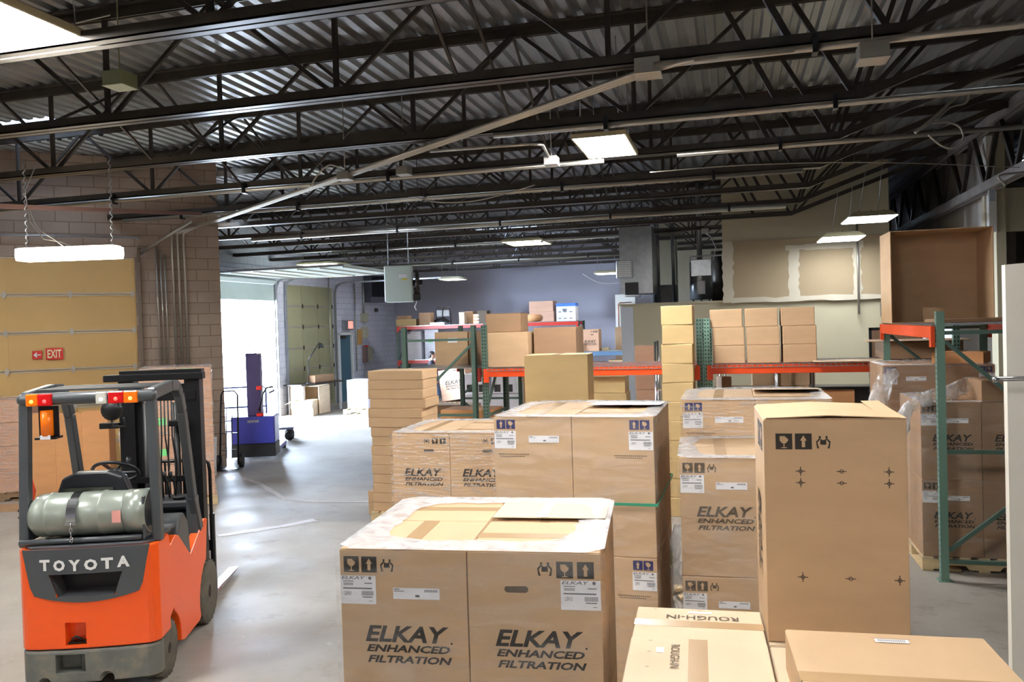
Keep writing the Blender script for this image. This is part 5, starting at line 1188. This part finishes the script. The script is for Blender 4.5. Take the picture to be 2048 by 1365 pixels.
for k in range(4):
    z = 1.185 - k * .032; q = .012
    m.tube([(-.102 + (q if k % 2 else .004) * math.cos(a), -.232 - (.004 if k % 2 else q) * math.cos(a), z + .02 * math.sin(a)) for a in [2 * PI * i / 10 for i in range(10)]], .0035, 5, closed=True)
fb_('chain', m, M_['chrome'])
m = MB(); m.tube([(-.46, -.20, 1.075), (.36, -.20, 1.075)], .02, 8); m.tube([(-.40, .05, 1.075), (.36, .05, 1.075)], .02, 8); m.b2(.37, .385, -.2, .1, 1.06, 1.36); m.b2(-.45, -.435, -.15, .05, 1.06, 1.3); fb_('bottle_cradle', m, dk)
m = MB(); m.tube([(-.44, -.06, 1.235), (-.48, -.08, 1.24), (-.50, -.10, 1.22)], .022, 8); m.tube([(-.47, -.02, 1.20), (-.51, -.05, 1.17)], .012, 6); m.tube([(-.46, -.1, 1.27), (-.5, -.12, 1.29)], .01, 6); fb_('gas_fitting', m, M_['blackm'])
m = MB(); m.tube([(-.48, -.02, 1.24), (-.52, 0, 1.30), (-.50, .02, 1.42), (-.47, .02, 1.47), (-.46, .02, 1.40), (-.49, .03, 1.26), (-.47, .04, 1.20)], .02, 8); fb_('orange_hose', m, mat('orange_hose', S(232, 76, 40), .45))
m = MB(); m.tube([(.40, -.02, 1.22), (.42, .0, 1.30), (.40, .05, 1.42), (.36, .1, 1.50), (.34, .2, 1.46), (.33, .3, 1.3)], .011, 8); m.cyl((.41, -.02, 1.12), (.41, -.02, 1.24), .035, 12); fb_('fuel_hose', m, M_['black'])
# mast, carriage and forks
MY = 1.30
for sx in (-1, 1):
    xc = sx * .28 + .04; m = MB(); m.b2(xc - .065, xc + .065, MY - .02, MY + .0, .06, 2.10); m.b2(xc - .065, xc - .045, MY, MY + .1, .06, 2.1); m.b2(xc + .045, xc + .065, MY, MY + .1, .06, 2.1); fb_('mast_rail', m, M_['blackm'])
    m = MB(); xi = sx * .19 + .04; m.b2(xi - .03, xi + .03, MY + .02, MY + .08, .08, 2.06); fb_('inner_rail', m, M_['blackm'])
    fb_('lift_cylinder', MB().cyl((xi - sx * .06, MY, .2), (xi - sx * .06, MY, 1.9), .028, 12), M_['black'])
    fb_('tilt_cylinder', MB().cyl((sx * .3, .9, .75), (sx * .3, MY, .62), .035, 10), M_['black'])
m = MB(); m.b2(-.42, .42, MY - .05, MY + .06, 2.10, 2.16); fb_('mast_top_plate', m, M_['blackm'], bevel=.006)
m = MB(); m.b2(-.30, .40, MY + .0, MY + .1, 2.16, 2.19); fb_('mast_top_bar', m, M_['blackm'])
for za, zb in ((1.92, 2.0), (.5, .58), (1.2, 1.25)): fb_('mast_crossmember', MB().b2(-.27, .35, MY - .03, MY + .02, za, zb), M_['blackm'])
for k in range(4): m = MB(); x = .05 + k * .03; m.tube([(x, MY - .02, 1.95), (x, MY - .03, 1.6), (x + (.03 if k % 2 else -.01), MY - .04, 1.35), (x, MY - .03, 1.1), (x, MY - .02, .6)], .007, 6); fb_('hydraulic_hose', m, M_['black'])
for x, z in ((-.36, 1.72), (.22, 1.72)): fb_('work_lamp', MB().b2(x - .08, x + .08, MY - .12, MY - .05, z - .02, z + .03), M_['blackm'], bevel=.005)
m = MB(); CYq = MY + .17; m.b2(-.42, .40, CYq, CYq + .04, .16, .26); m.b2(-.42, .40, CYq, CYq + .04, .52, .62); cr = fb_('fork_carriage', m, M_['blackm'])
m = MB(); m.tube([(-.41, CYq + .02, .2), (-.41, CYq + .02, 1.30), (-.38, CYq + .02, 1.35), (.34, CYq + .02, 1.35), (.38, CYq + .02, 1.32), (.39, CYq + .02, 1.25), (.39, CYq + .02, .2)], .016, 8)
for x in (-.27, -.13, 0, .13, .27): m.b2(x - .008, x + .008, CYq + .012, CYq + .028, .6, 1.35)
fb_('load_backrest', m, M_['blackm'])
m = MB(); m.b2(.37, .41, CYq + .02, CYq + .06, .2, .85); fb_('backrest_side', m, M_['blackm'])
forkm = mat('worn_fork_steel', S(176, 166, 170), .35, .6, dirt=S(200, 60, 40), ds=3)
for x in (-.27, .30):
    m = MB(); m.prism([(CYq + .04, .03), (CYq + 1.14, .03), (CYq + 1.14, .042), (CYq + .5, .07), (CYq + .09, .075), (CYq + .09, .64), (CYq + .04, .64)], 'x', x - .05, x + .05); fb_('fork', m, forkm, bevel=.004)

# ================================================================ LEFT SIDE AND LOADING BAY
wa = ANG
def on_floor(px, py): return at(px, py, z=0)
# tall orange-tan flat cartons against the door
f = on_floor(128, 995); 
t0 = (f.x, f.y)
for i, (px0, px1, top) in enumerate([(52, 108, 828), (108, 162, 828), (162, 216, 822)]):
    D0 = (on_floor(130, 1000) - EYE).dot(_f); a, b = at(px0, 900, D=D0), at(px1, 900, D=D0); w = (b - a).length; zt_ = at((px0 + px1) / 2, top, D=D0).z
    carton(((a.x + b.x) / 2, (a.y + b.y) / 2 + .1, .0), w - .01, .25, zt_, math.radians(20), '%s of the three tall orange-tan cartons behind the forklift' % ['leftmost', 'middle', 'rightmost'][i], None, 'card_o', 'tall orange-tan cartons', simple=True)
# wrapped brown load at the far left edge
f = on_floor(14, 1005)
for k in range(4): carton((f.x - .25, f.y + .35, .13 + k * .36), .9, .6, .355, math.radians(20), '%s pinkish carton of the wrapped load at the left edge' % ['bottom', 'second', 'third', 'top'][k], None, 'card_p', 'cartons of the left edge load', simple=True)
pallet((f.x - .25, f.y + .35, 0), .95, .7, math.radians(20), 'dark pallet under the load at the left edge of the photo', 'wood_d', hh=.13)
wrap((f.x - .25, f.y + .35), .9, .62, .12, 1.57, math.radians(20), 'film round the load at the left edge', 'film_v', seed=31)
# tall wrapped load with green labels behind the mast
D0 = 11.6; a = at(282, 870, D=D0); b = at(408, 870, D=D0); zt_ = at(330, 738, D=D0).z; wt = (b - a).length * 1.08; rt_ = math.radians(36); cxy = (a.x + wt / 2 * math.cos(rt_) - .46 * math.sin(rt_), a.y + wt / 2 * math.sin(rt_) + .46 * math.cos(rt_))
pallet((cxy[0], cxy[1], 0), wt + .05, .95, rt_, 'pallet under the tall green-labelled load', 'wood')
zz = .14
for k, hh in enumerate([.5, .42, .5, .46]):
    hh *= (zt_ - .14) / 1.88
    for i in (0, 1):
        q = (i - .5) * wt / 2; o = carton((cxy[0] + q * math.cos(rt_), cxy[1] + q * math.sin(rt_), zz), wt / 2 - .005, .9, hh - .004, rt_, '%s %s pinkish carton of the tall load behind the forklift mast' % (['lowest', 'second', 'third', 'top'][k], ['left', 'right'][i]), None, 'card_p', 'cartons of the tall green-labelled load', simple=True)
        if (k, i) in ((3, 0), (3, 1), (2, 0), (1, 0)):
            m = MB(); m.m = face('front', wt / 2, .9, hh); u = .18 if i == 0 or k < 3 else .08; rect(m, u, hh * (.75 if k == 3 else .3), .16, .1, .003); m.build('green_tag', M_['green_lbl'], o, recalc=False)
    zz += hh
wrap(cxy, wt, .92, .14, zz, rt_, 'streaky film round the tall load behind the mast', 'film_v', seed=33)
crumple([at(278, 800, D=11.6), at(262, 830, D=11.5), at(250, 870, D=11.4), at(252, 905, D=11.4), at(258, 925, D=11.4)], [.05, .1, .12, .07, .03], 'loose film hanging beside the forklift mast', 8)
# white board leaning beside it
f = on_floor(408, 962); t = MB(); t.b2(-.04, .04, 0, .4, 0, .68); tag(t.build('white_board', M_['white'], loc=(f.x, f.y + .1, .0), rot=(0, math.radians(3), math.radians(20))), 'white board standing beside the wrapped load', 'board')
# brown pallet load visible left between forklift pillars: dark low pallet scraps
f = on_floor(20, 1020); tag(MB().b2(-.6, .5, -.15, .2, 0, .05).build('cardboard_scrap', M_['card_d'], loc=(f.x, f.y, 0), rot=(0, 0, .4)), 'flattened cardboard scrap on the floor at the left edge', 'cardboard sheet')

# blue walk-behind stacker
f = on_floor(508, 919); ST = empty('pallet_stacker', (f.x, f.y, 0), math.radians(22), 'blue walk-behind pallet stacker with tall dark column', 'stacker')
blu = mat('blue_truck_paint', S(58, 62, 150), .35, coat=.3)
MB().b2(-.42, .42, 0, .55, .30, .84).build('power_unit', blu, ST, bevel=.03, seg=3); MB().b2(-.42, .42, .01, .55, .04, .30).build('skirt', M_['black'], ST, bevel=.01)
MB().b2(-.12, .15, .12, .4, .84, 2.08).build('mast_column', mat('mast_violet', S(70, 62, 110), .45), ST, bevel=.01)
m = MB(); m.tube([(-.10, .2, 2.08), (-.09, .2, 2.16), (-.02, .2, 2.20), (.04, .2, 2.16), (.05, .2, 2.08)], .012, 6); m.tube([(.08, .2, 2.1), (.2, .15, 2.12), (.28, .1, 2.1), (.2, .1, 2.07), (.1, .12, 2.07)], .01, 6); m.build('hose_loop', M_['white'], ST)
m = MB(); m.tube([(.12, .05, .95), (.22, -.05, 1.28), (.30, -.08, 1.40), (.42, -.08, 1.42), (.44, -.06, 1.34), (.34, -.06, 1.30)], .02, 8); m.build('tiller_handle', M_['black'], ST)
MB().b2(.1, .2, -.06, .02, 1.36, 1.44).build('red_button', red, ST, bevel=.01); MB().b2(.08, .2, -.02, .1, .84, .9).build('red_key_switch', red, ST, bevel=.01)
m = MB(); m.m = Matrix.Translation((-.1, -.002, .72)) @ FR; text(m, 'RAYMOND' if 0 else 'MULTITON', .0, 0, .22, .05, .003) if 0 else rect(m, 0, 0, .22, .05, .002); m.build('name_plate', M_['galv'], ST, recalc=False)
for x in (-.1, .3): MB().b2(x - .08, x + .08, .55, 1.6, .05, .11).build('fork', M_['blackm'], ST)
for x in (-.32, .36):
    m = MB(); m.b2(x - .05, x + .05, .5, 1.5, .08, .16); m.build('straddle_leg', blu, ST); MB().cyl((x - .04, 1.42, .07), (x + .04, 1.42, .07), .07, 14).build('load_wheel', M_['black'], ST)
# hand truck
f = on_floor(452, 942); HT = empty('hand_truck', (f.x, f.y + .1, 0), math.radians(25), 'black two-wheeled hand truck leaning by the block wall', 'hand truck')
m = MB()
for x in (-.16, .16): m.tube([(x, .02, .08), (x * .95, .22, 1.0), (x * .9, .30, 1.34)], .016, 8)
m.tube([(-.144, .30, 1.34), (-.10, .24, 1.42), (.10, .24, 1.42), (.144, .30, 1.34)], .016, 8)
for z in (.35, .65, .95, 1.2): y = .02 + (z - .08) * .22; m.bar((-.15, y, z), (.15, y, z), .03, .012)
for x in (-.05, .05): m.tube([(x, .05, .2), (x, .24, 1.1)], .01, 6)
m.build('hand_truck_frame', M_['blackm'], HT); MB().b2(-.2, .2, -.2, .03, .02, .035).build('toe_plate', M_['blackm'], HT)
for x in (-.2, .2):
    m = MB(); m.lathe([(.05, -.03), (.115, -.04), (.13, -.02), (.13, .02), (.115, .04), (.05, .03)], (x, .14, .13), 'x', 20); m.build('wheel', M_['black'], HT)
# platform cart with blue rails behind
f = on_floor(520, 885); CT = empty('platform_cart', (f.x, f.y, 0), math.radians(30), 'blue-railed platform cart behind the pallet stacker', 'cart'); bl2 = mat('blue_rail', S(60, 84, 150), .4)
MB().b2(-1.0, .75, -.1, .6, .26, .31).build('cart_deck', mat('cart_deck', S(120, 128, 160), .5), CT)
m = MB(); m.tube([(-1.0, .2, .3), (-1.0, .2, 1.2), (-.95, .2, 1.25), (.1, .2, 1.25), (.16, .2, 1.2), (.16, .2, .3)], .02, 8); m.tube([(-1, .2, .8), (.16, .2, .8)], .02, 8); m.tube([(-1, .2, .5), (.16, .2, .5)], .015, 8); m.build('cart_rail', bl2, CT)
for x in (-.9, .65): 
    for y in (0, .5): MB().cyl((x, y - .02, .11), (x, y + .02, .11), .11, 16).box((x, y, .23), (.06, .08, .06)).build('caster', M_['black'], CT)

# work table with lamp, and open cartons
f = at(640, 825, z=0); tb = empty('work_table', (f.x, f.y, 0), R90 - .2, 'thin dark-topped table with pale legs before the green dock door', 'table')
MB().b2(-.9, 1.1, -.1, .6, .86, .9).build('table_top', M_['steel_dk'], tb)
for x in (-.75, .95):
    for y in (-.04, .5): MB().b2(x - .04, x + .04, y - .02, y + .02, 0, .86).build('leg', M_['card_w'], tb)
q = Matrix.Rotation(R90 - .2, 4, 'Z'); wp = lambda x, y, z: Vector(f) + q @ Vector((x, y, z))
ln = empty('desk_lamp', wp(-.35, .1, .9), R90 - .2, 'dark jointed desk lamp clamped to the work table', 'lamp')
m = MB(); m.cyl((0, 0, 0), (0, 0, .03), .09, 14); m.build('lamp_base', M_['black'], ln); MB().cyl((0, 0, .02), (.02, 0, .72), .016, 8).cyl((.02, 0, .72), (.55, 0, 1.22), .016, 8).build('lamp_arm', M_['black'], ln)
m = MB(); m.lathe([(.09, -.12), (.06, -.02), (.02, .02)], (.62, 0, 1.18), 'z', 16); m.build('lamp_shade', M_['black'], ln)
p = wp(.4, .25, .9); carton(p, .9, .3, .22, R90 - .2, 'brown carton lying on the work table', None, 'card_d', simple=True)
def open_box(px, py, w, d, h, rz, cm, label, flap=True):
    f = on_floor(px, py); t = empty('open_carton', (f.x, f.y, 0), rz, label, 'box'); m = MB(); e = .012
    m.b2(-w / 2, w / 2, -d / 2, -d / 2 + e, 0, h); m.b2(-w / 2, w / 2, d / 2 - e, d / 2, 0, h); m.b2(-w / 2, -w / 2 + e, -d / 2, d / 2, 0, h); m.b2(w / 2 - e, w / 2, -d / 2, d / 2, 0, h); m.b2(-w / 2, w / 2, -d / 2, d / 2, 0, e); m.build('carton_shell', M_[cm], t)
    if flap: m = MB(); m.bar((-w / 2, 0, h), (-w / 2 - .2, 0, h - .1), d, .01, (0, 0, 1)); m.build('flap', M_[cm], t); m = MB(); m.bar((0, -d / 2, h), (0, -d / 2 - .12, h - .2), w, .01, (0, 0, 1)); m.build('flap', M_[cm], t)
    return t
t = empty('open_carton', tuple(on_floor(595, 830)) , 0, 'large pale carton on its side beside the dock opening', 'box'); t.location.x += .25
m = MB(); w, d, h, e = .95, .7, .85, .012
m.b2(-w / 2, w / 2, d - e, d, 0, h); m.b2(-w / 2, -w / 2 + .5, 0, e, 0, h); m.b2(-w / 2, -w / 2 + e, 0, d, 0, h); m.b2(w / 2 - e, w / 2, 0, d, 0, h); m.b2(-w / 2, w / 2, 0, d, 0, e); m.b2(-w / 2, w / 2, 0, d, h - e, h); m.build('carton_shell', M_['card_l'], t)
o = open_box(611, 832, .62, .5, .46, math.radians(12), 'card_l', 'small open carton with drooping flaps, right of the pale one')
# pallet with two white cartons
f = on_floor(727, 829); pallet((f.x + .1, f.y + .5, 0), 1.5, 1.0, 0, 'pallet under the two white cartons near the exit door', 'wood')
carton((f.x - .27, f.y + .5, .142), .66, .6, .85, 0, 'left white carton standing on the far pallet', 'BL', 'card_w', tape=None)
carton((f.x + .52, f.y + .5, .142), .66, .6, .92, 0, 'right white carton on the far pallet, beside the flat stack', None, 'card_w', simple=True)
# loads seen through the racks
f = on_floor(905, 822)
cc = carton((f.x + .1, f.y + .6, .3), .95, .7, 1.15, math.radians(-14), 'tilted brown carton with lettering, seen through the end-on rack', 'AC', 'card_p', tape=None); cc.rotation_euler[1] = math.radians(-8)
pallet((f.x + .1, f.y + .6, .0), 1.1, .8, math.radians(-14), 'raised worn pallet under the tilted lettered carton', 'wood_d', hh=.24)
f = at(955, 800, Y=17); 
for i in range(2): 
    o = carton((f.x + i * .62, 17.2, 1.02), .55, .5, .42, 0, '%s white-topped box with round dark vents seen between the racks' % ['left', 'right'][i], None, 'card_w', 'white boxes with dark vents', simple=True)
    for u in (.06, .33): m = MB(); m.m = face('front', .55, .5, .42); rect(m, u, .03, .14, .16, .004); m.build('dark_vent', M_['black'], o, recalc=False)
tag(MB().b2(0, 1.7, 0, .8, .0, 1.0).build('packing_bench', M_['card_w'], loc=(f.x - .3, 17.0, 0)), 'white packing bench seen between the green racks', 'bench')
carton((f.x - .2, 15.4, 0), 1.4, .5, .95, 0, 'wide brown carton on the floor behind the end-on rack', None, 'card_d', simple=True)

# ---------------------------------------------------------------- person, seen in gaps of the racks
def skin(name, pts, edges, radii, m, parent, sub=2):
    me = bpy.data.meshes.new(name); me.from_pydata([Vector(p) for p in pts], edges, []); o = link(name, me, parent); me.materials.append(m)
    md = o.modifiers.new('s', 'SKIN'); sv = me.skin_vertices[0].data if me.skin_vertices else None
    if sv is None:
        bm = bmesh.new(); bm.from_mesh(me); bm.verts.layers.skin.verify(); bm.to_mesh(me); bm.free(); sv = me.skin_vertices[0].data
    for v, r in zip(sv, radii): v.radius = (r if isinstance(r, tuple) else (r, r))
    sv[0].use_root = True; md.use_smooth_shade = True
    if sub: o.modifiers.new('u', 'SUBSURF').levels = sub; o.modifiers['u'].render_levels = sub
    dgr_ = bpy.context.evaluated_depsgraph_get(); dgr_.update(); me2 = bpy.data.meshes.new_from_object(o.evaluated_get(dgr_)); o.modifiers.clear(); o.data = me2
    for q in me2.polygons: q.use_smooth = True
    return o
hp = at(860, 704, Y=23.5); PS = empty('person', (hp.x + .02, 23.5, 0), math.radians(-70), 'dark-haired person in a dark jacket and light blue jeans, walking behind the racks', 'person')
sk = mat('skin', S(206, 160, 138), .5)
zs = hp.z / 1.76
B = [(0, 0, .96), (0, 0, 1.12), (0, .01, 1.30), (0, .02, 1.44), (0, .02, 1.52), (0, .04, 1.60), (0, .05, 1.69),
     (-.19, .02, 1.42), (-.22, .10, 1.16), (-.20, .30, 1.06), (-.19, .37, 1.04), (.19, .02, 1.42), (.23, -.08, 1.16), (.21, .08, .95), (.20, .13, .91),
     (-.10, .0, .90), (-.11, .20, .50), (-.11, .14, .09), (-.11, .27, .04), (.10, .0, .90), (.11, -.10, .50), (.11, -.34, .14), (.11, -.24, .05)]
E = [(0, 1), (1, 2), (2, 3), (3, 4), (4, 5), (5, 6), (3, 7), (7, 8), (8, 9), (9, 10), (3, 11), (11, 12), (12, 13), (13, 14), (0, 15), (15, 16), (16, 17), (17, 18), (0, 19), (19, 20), (20, 21), (21, 22)]
Rr = [(.15, .10), (.15, .10), (.16, .11), (.13, .09), .055, .075, .085, .055, .042, .033, .03, .055, .042, .033, .03, .085, .056, .04, .035, .085, .056, .04, .035]
body = skin('body', B, E, Rr, sk, PS)
hd = MB(); hd.smooth = True
def ell(mb, c, r, n=14, mrows=9, zmin=-1):
    vs = []; fs = []
    for i in range(mrows + 1):
        ph = -PI / 2 + PI * i / mrows
        for k in range(n): a = 2 * PI * k / n; vs.append((c[0] + r[0] * math.cos(ph) * math.cos(a), c[1] + r[1] * math.cos(ph) * math.sin(a), c[2] + r[2] * math.sin(ph)))
    for i in range(mrows):
        for k in range(n): fs.append((i * n + k, i * n + (k + 1) % n, (i + 1) * n + (k + 1) % n, (i + 1) * n + k))
    mb.add(vs, fs)
ell(hd, (0, .05, 1.65), (.078, .098, .118)); hd.tube([(0, .145, 1.67), (0, .17, 1.645), (0, .145, 1.63)], [.008, .014, .01], 6)
for sx in (-1, 1): ell(hd, (sx * .08, .045, 1.65), (.012, .02, .03), 8, 6)
hd.build('head', sk, PS)
m = MB(); [ell(m, (sx * .032, .138, 1.672), (.012, .008, .006), 8, 5) for sx in (-1, 1)]; m.build('eyes', M_['ink'], PS); m = MB(); m.box((0, .142, 1.605), (.045, .01, .008)); m.build('mouth', mat('lip', S(170, 100, 90), .5), PS)
m = MB(); m.smooth = True; ell(m, (0, .03, 1.69), (.088, .10, .095), 16, 10); ell(m, (0, -.005, 1.65), (.083, .075, .10), 14, 8); m.build('hair', mat('dark_hair', S(44, 38, 40), .6), PS)
jk = mat('dark_jacket', S(44, 44, 56), .8)
skin('jacket', [(0, 0, 1.0), (0, 0, 1.12), (0, .01, 1.30), (0, .02, 1.45), (-.20, .02, 1.41), (-.23, .10, 1.16), (-.21, .28, 1.07), (.20, .02, 1.41), (.24, -.08, 1.16), (.22, .06, .98)], [(0, 1), (1, 2), (2, 3), (3, 4), (4, 5), (5, 6), (3, 7), (7, 8), (8, 9)], [(.17, .12), (.17, .12), (.18, .13), (.13, .10), .07, .056, .046, .07, .056, .046], jk, PS)
m = MB(); m.lathe([(.075, 0), (.07, .05)], (0, .02, 1.49), 'z', 14); m.build('collar', M_['paper'], PS)
skin('jeans', [(0, 0, 1.0), (0, 0, .93), (-.10, .0, .88), (-.11, .20, .50), (-.11, .14, .12), (.10, .0, .88), (.11, -.10, .50), (.11, -.33, .17)], [(0, 1), (1, 2), (2, 3), (3, 4), (1, 5), (5, 6), (6, 7)], [(.16, .12), (.15, .11), .10, .075, .06, .10, .075, .06], mat('pale_blue_jeans', S(120, 160, 220), .8), PS)
for sx, y, z in ((-1, .2, .04), (1, -.26, .06)): MB().box((sx * .11, y, z), (.09, .27, .075)).build('shoe', M_['white'], PS, bevel=.025, seg=3)
for sx, c0, dr in ((-1, (-.19, .37, 1.04), (0, .8, -.25)), (1, (.20, .13, .91), (0, .35, -.8))):
    d = Vector(dr).normalized(); c0 = Vector(c0); m = MB(); m.box(c0 + d * .04, (.03, .07, .07))
    for k in range(4): a = c0 + d * .07 + Vector((0, (k - 1.5) * .018 * (.3 if sx < 0 else 1), (k - 1.5) * .018 * (1 if sx < 0 else .3))); l = (.065, .075, .07, .055)[k]; m.tube([a, a + d * l * .5, a + d * l + Vector((-sx * .02, 0, 0))], [.009, .008, .007], 6)
    m.tube([c0 + d * .03, c0 + d * .06 + Vector((-sx * .03, 0, .02)), c0 + d * .09 + Vector((-sx * .04, 0, .015))], [.011, .01, .008], 6); m.build('hand', sk, PS)
PS.scale = (zs, zs, zs)

# ================================================================ SERVICE PLATFORM ON THE OFFICE ROOF
ZP = 2.86
def plat(px, Y): return at(px, 600, Y=Y).x
x = plat(1403, 19.5); WH = empty('water_heater', (x, 19.5, ZP), 0, 'tall shiny grey water heater on the office roof', 'water heater')
m = MB(); m.lathe([(.24, 0), (.26, .02), (.26, .86), (.22, .92), (.05, .94)], (0, 0, .08), 'z', 28); m.build('tank_body', mat('heater_grey', S(120, 124, 128), .25, .5), WH)
MB().b2(-.2, .24, -.32, -.1, .62, .98).build('control_housing', M_['galv'], WH); MB().b2(-.08, .1, -.27, -.262, .2, .5).build('white_label', M_['paper'], WH)
for a in range(3): MB().b2(-.2 + a * .18, -.16 + a * .18, -.02, .02, 0, .1).build('leg', M_['black'], WH)
m = MB(); m.cyl((-.02, 0, 1.0), (-.02, 0, ZT - ZP + .1), .06, 16); m.build('flue_pipe', M_['galv'], WH)
m = MB(); m.tube([(-.22, -.1, .5), (-.22, -.1, 1.05), (-.2, -.1, 1.08), (.5, -.1, 1.08), (.52, -.1, 1.04), (.52, -.1, .2)], .02, 8); m.build('white_water_pipe', M_['paper'], WH)
m = MB(); m.tube([(.18, -.2, .8), (.3, -.2, 1.0), (.35, -.2, 1.25), (.25, -.2, 1.5), (.12, -.2, 1.6)], .012, 6); m.build('flex_hose', M_['paper'], WH)
x = plat(1244, 19.0); t = empty('air_duct', (x, 18.4, ZP), 0, 'grey sheet-metal duct with square grille on the office roof', 'duct')
MB().b2(.02, .75, .2, 1.6, .25, 1.75).build('duct_body', M_['galv'], t); MB().b2(-.05, .32, .12, .2, .6, 1.0).build('grille', M_['galv'], t, bevel=.01)
m = MB(); [m.b2(-.01, .28, .1, .12, .64 + k * .04, .66 + k * .04) for k in range(9)]; m.build('grille_slat', M_['white'], t)
m = MB(); m.ring_prism([(.13, .05), (.45, .05), (.45, .2), (.13, .2)], [(.14, .06), (.44, .06), (.44, .19), (.14, .19)], .2, .52); MB().b2(.14, .44, .1, .12, .22, .5).build('dark_opening', M_['black'], t); MB().b2(.13, .45, .1, .5, .18, .2).build('duct_lip', M_['galv'], t)
for px, r, lab in [(1310, .07, 'shiny round duct pipe left of the water heater'), (1348, .045, 'thin vertical pipe in the middle of the service platform'), (1318, .04, 'grey conduit beside the shiny duct pipe')]:
    x = plat(px, 20); tag(MB().cyl((0, 0, 0), (0, 0, ZT - ZP), r, 14).build('vent_pipe', M_['galv'], loc=(x, 20, ZP)), lab, 'pipe')
x = plat(1330, 21.5); tag(MB().b2(-.3, .3, 0, .7, 0, 1.9).build('furnace_cabinet', beige_m, loc=(x, 21.5, ZP), bevel=.01), 'beige furnace cabinet at the back of the office roof', 'furnace')
x = plat(1336, 20.6); tag(MB().b2(-.22, .22, 0, .5, 0, .5).build('blower_box', M_['steel_dk'], loc=(x, 20.6, ZP), bevel=.01), 'dark low blower box before the beige cabinet', 'blower')
x = plat(1428, 21); m = MB(); m.tube([(0, 0, 0), (0, 0, .5), (.1, 0, .6), (.3, 0, .6), (.35, 0, .5), (.35, 0, .2)], .05, 8); m.cyl((.15, .1, 0), (.15, .1, 1.3), .2, 16); tag(m.build('expansion_tank', M_['steel_dk'], loc=(x, 21, ZP)), 'dark tank and bent pipe right of the water heater', 'tank')
# office wall fittings
o = at(1716, 540, Y=17.85); tag(MB().cyl((0, 0, 0), (0, 0, 1.9), .022, 8).build('conduit', M_['conduit'], loc=(o.x, 17.85, o.z - .9)), 'vertical conduit on the office wall below the low lights', 'conduit')
o = at(1770, 620, Y=17.9); t = empty('lit_exit_sign', (min(o.x, 2.98), 17.99, o.z), 0, 'narrow glowing red exit sign at the right end of the office wall', 'sign')
MB().b2(-.08, .06, -.1, 0, -.12, .14).build('housing', M_['galv'], t); MB().b2(.02, .065, -.105, -.1, -.1, .12).build('sign_face', mat('exit_glow_side', S(255, 60, 40), .5, emit=(1, .06, .04, 1), es=3), t)
# office window seen past the rack (bright strips)
xw = at(1808, 680, Y=18).x
t = empty('window_1', (3.15, 19.2, 0)); tag(t, kind='structure'); MB().b2(0, 1.4, 0, .03, 1.9, 2.15).build('window_pane', mat('daylit_glass', S(190, 205, 230), .2, emit=(.75, .85, 1, 1), es=.9), t)
m = MB(); m.b2(-.05, 0, -.02, .05, 1.85, 2.2); m.b2(1.4, 1.45, -.02, .05, 1.85, 2.2); m.b2(.45, .5, -.02, .05, 1.9, 2.15); m.b2(.85, .95, -.02, .05, 1.9, 2.15); m.build('window_frame', M_['black'], t)
MB().b2(3.1, 4.5, 19.25, 19.35, 0, 1.88).b2(3.1, 4.5, 19.25, 19.35, 2.18, 2.9).build('wall_passage', dgr, kind='structure')

# ================================================================ WHITE PANEL AT THE RIGHT EDGE
D9 = 3.9; a = at(2010, 527, D=D9); b = at(2040, 1365, D=D9)
m = MB(); n = 24; top = a.z
top_pts = [(i * .05, top + random.uniform(-.008, .012)) for i in range(n + 1)]
m.prism([(0, 0)] + top_pts + [(n * .05, 0)], 'y', 0, .045)
tag(m.build('wallboard_sheet', mat('white_board_sheet', S(222, 218, 206), .8, var=.03), loc=(a.x, a.y, 0), rot=(0, 0, math.radians(3))), 'white wallboard sheet with ragged top at the right edge', 'board')
o = at(1988, 757, D=D9 - .12); m = MB(); m.tube([(0, 0, 0), (.5, 0, 0)], .007, 8); m.tube([(0, 0, -.012), (.5, 0, -.012)], .004, 6); m.cyl((-.006, 0, -.006), (.012, 0, -.006), .014, 10); tag(m.build('metal_rod', M_['chrome'], loc=o, rot=(0, 0, math.radians(5))), 'thin metal rod crossing the front of the white wallboard', 'rod')
# litter between the pallets
o = on_floor(1349, 1195); t = empty('broken_pallet', (o.x, o.y, 0), .3, 'splintered pallet end on the floor between wrapped pallets', 'pallet')
m = MB(); m.bar((-.1, 0, 0), (-.05, 0, .3), .06, .02, (0, 1, 0)); m.bar((-.1, .1, .02), (.2, .1, .05), .08, .02); m.bar((0, 0, .08), (.16, 0, .1), .1, .02); m.bar((.02, -.1, .03), (.2, -.1, .09), .09, .02); m.bar((.12, .0, 0), (.12, .0, .2), .1, .09, (0, 1, 0)); m.build('splintered_boards', M_['wood'], t)
yl = mat('yellow_tag', S(206, 214, 40), .5); o = at(1341, 1110, D=5.9); t = empty('loose_film_tag', (o.x, o.y, o.z), 0, 'clear bag with a narrow yellow-green warning strip', 'plastic bag')
MB().b2(-.012, .015, -.004, 0, -.09, .07).build('yellow_strip', yl, t)
m = MB(); m.m = Matrix.Translation((.008, -.005, -.07)) @ FR @ Matrix.Rotation(PI / 2, 4, 'Z'); text(m, 'CAUTION' if 0 else 'IIIIIIIII', 0, 0, .12, .012, .001) if 0 else [rect(m, i * .014, .001, .009, .012, .001) for i in range(9)]; m.build('strip_print', M_['black'], t, recalc=False)
crumple([(o.x + .06, o.y, o.z + .22), (o.x + .05, o.y, o.z + .1), (o.x + .02, o.y, o.z - .05), (o.x + .04, o.y, o.z - .3), (o.x + .05, o.y, o.z - .55)], [.03, .06, .08, .07, .04], 'loose clear film hanging beside the aisle pallet', 12)
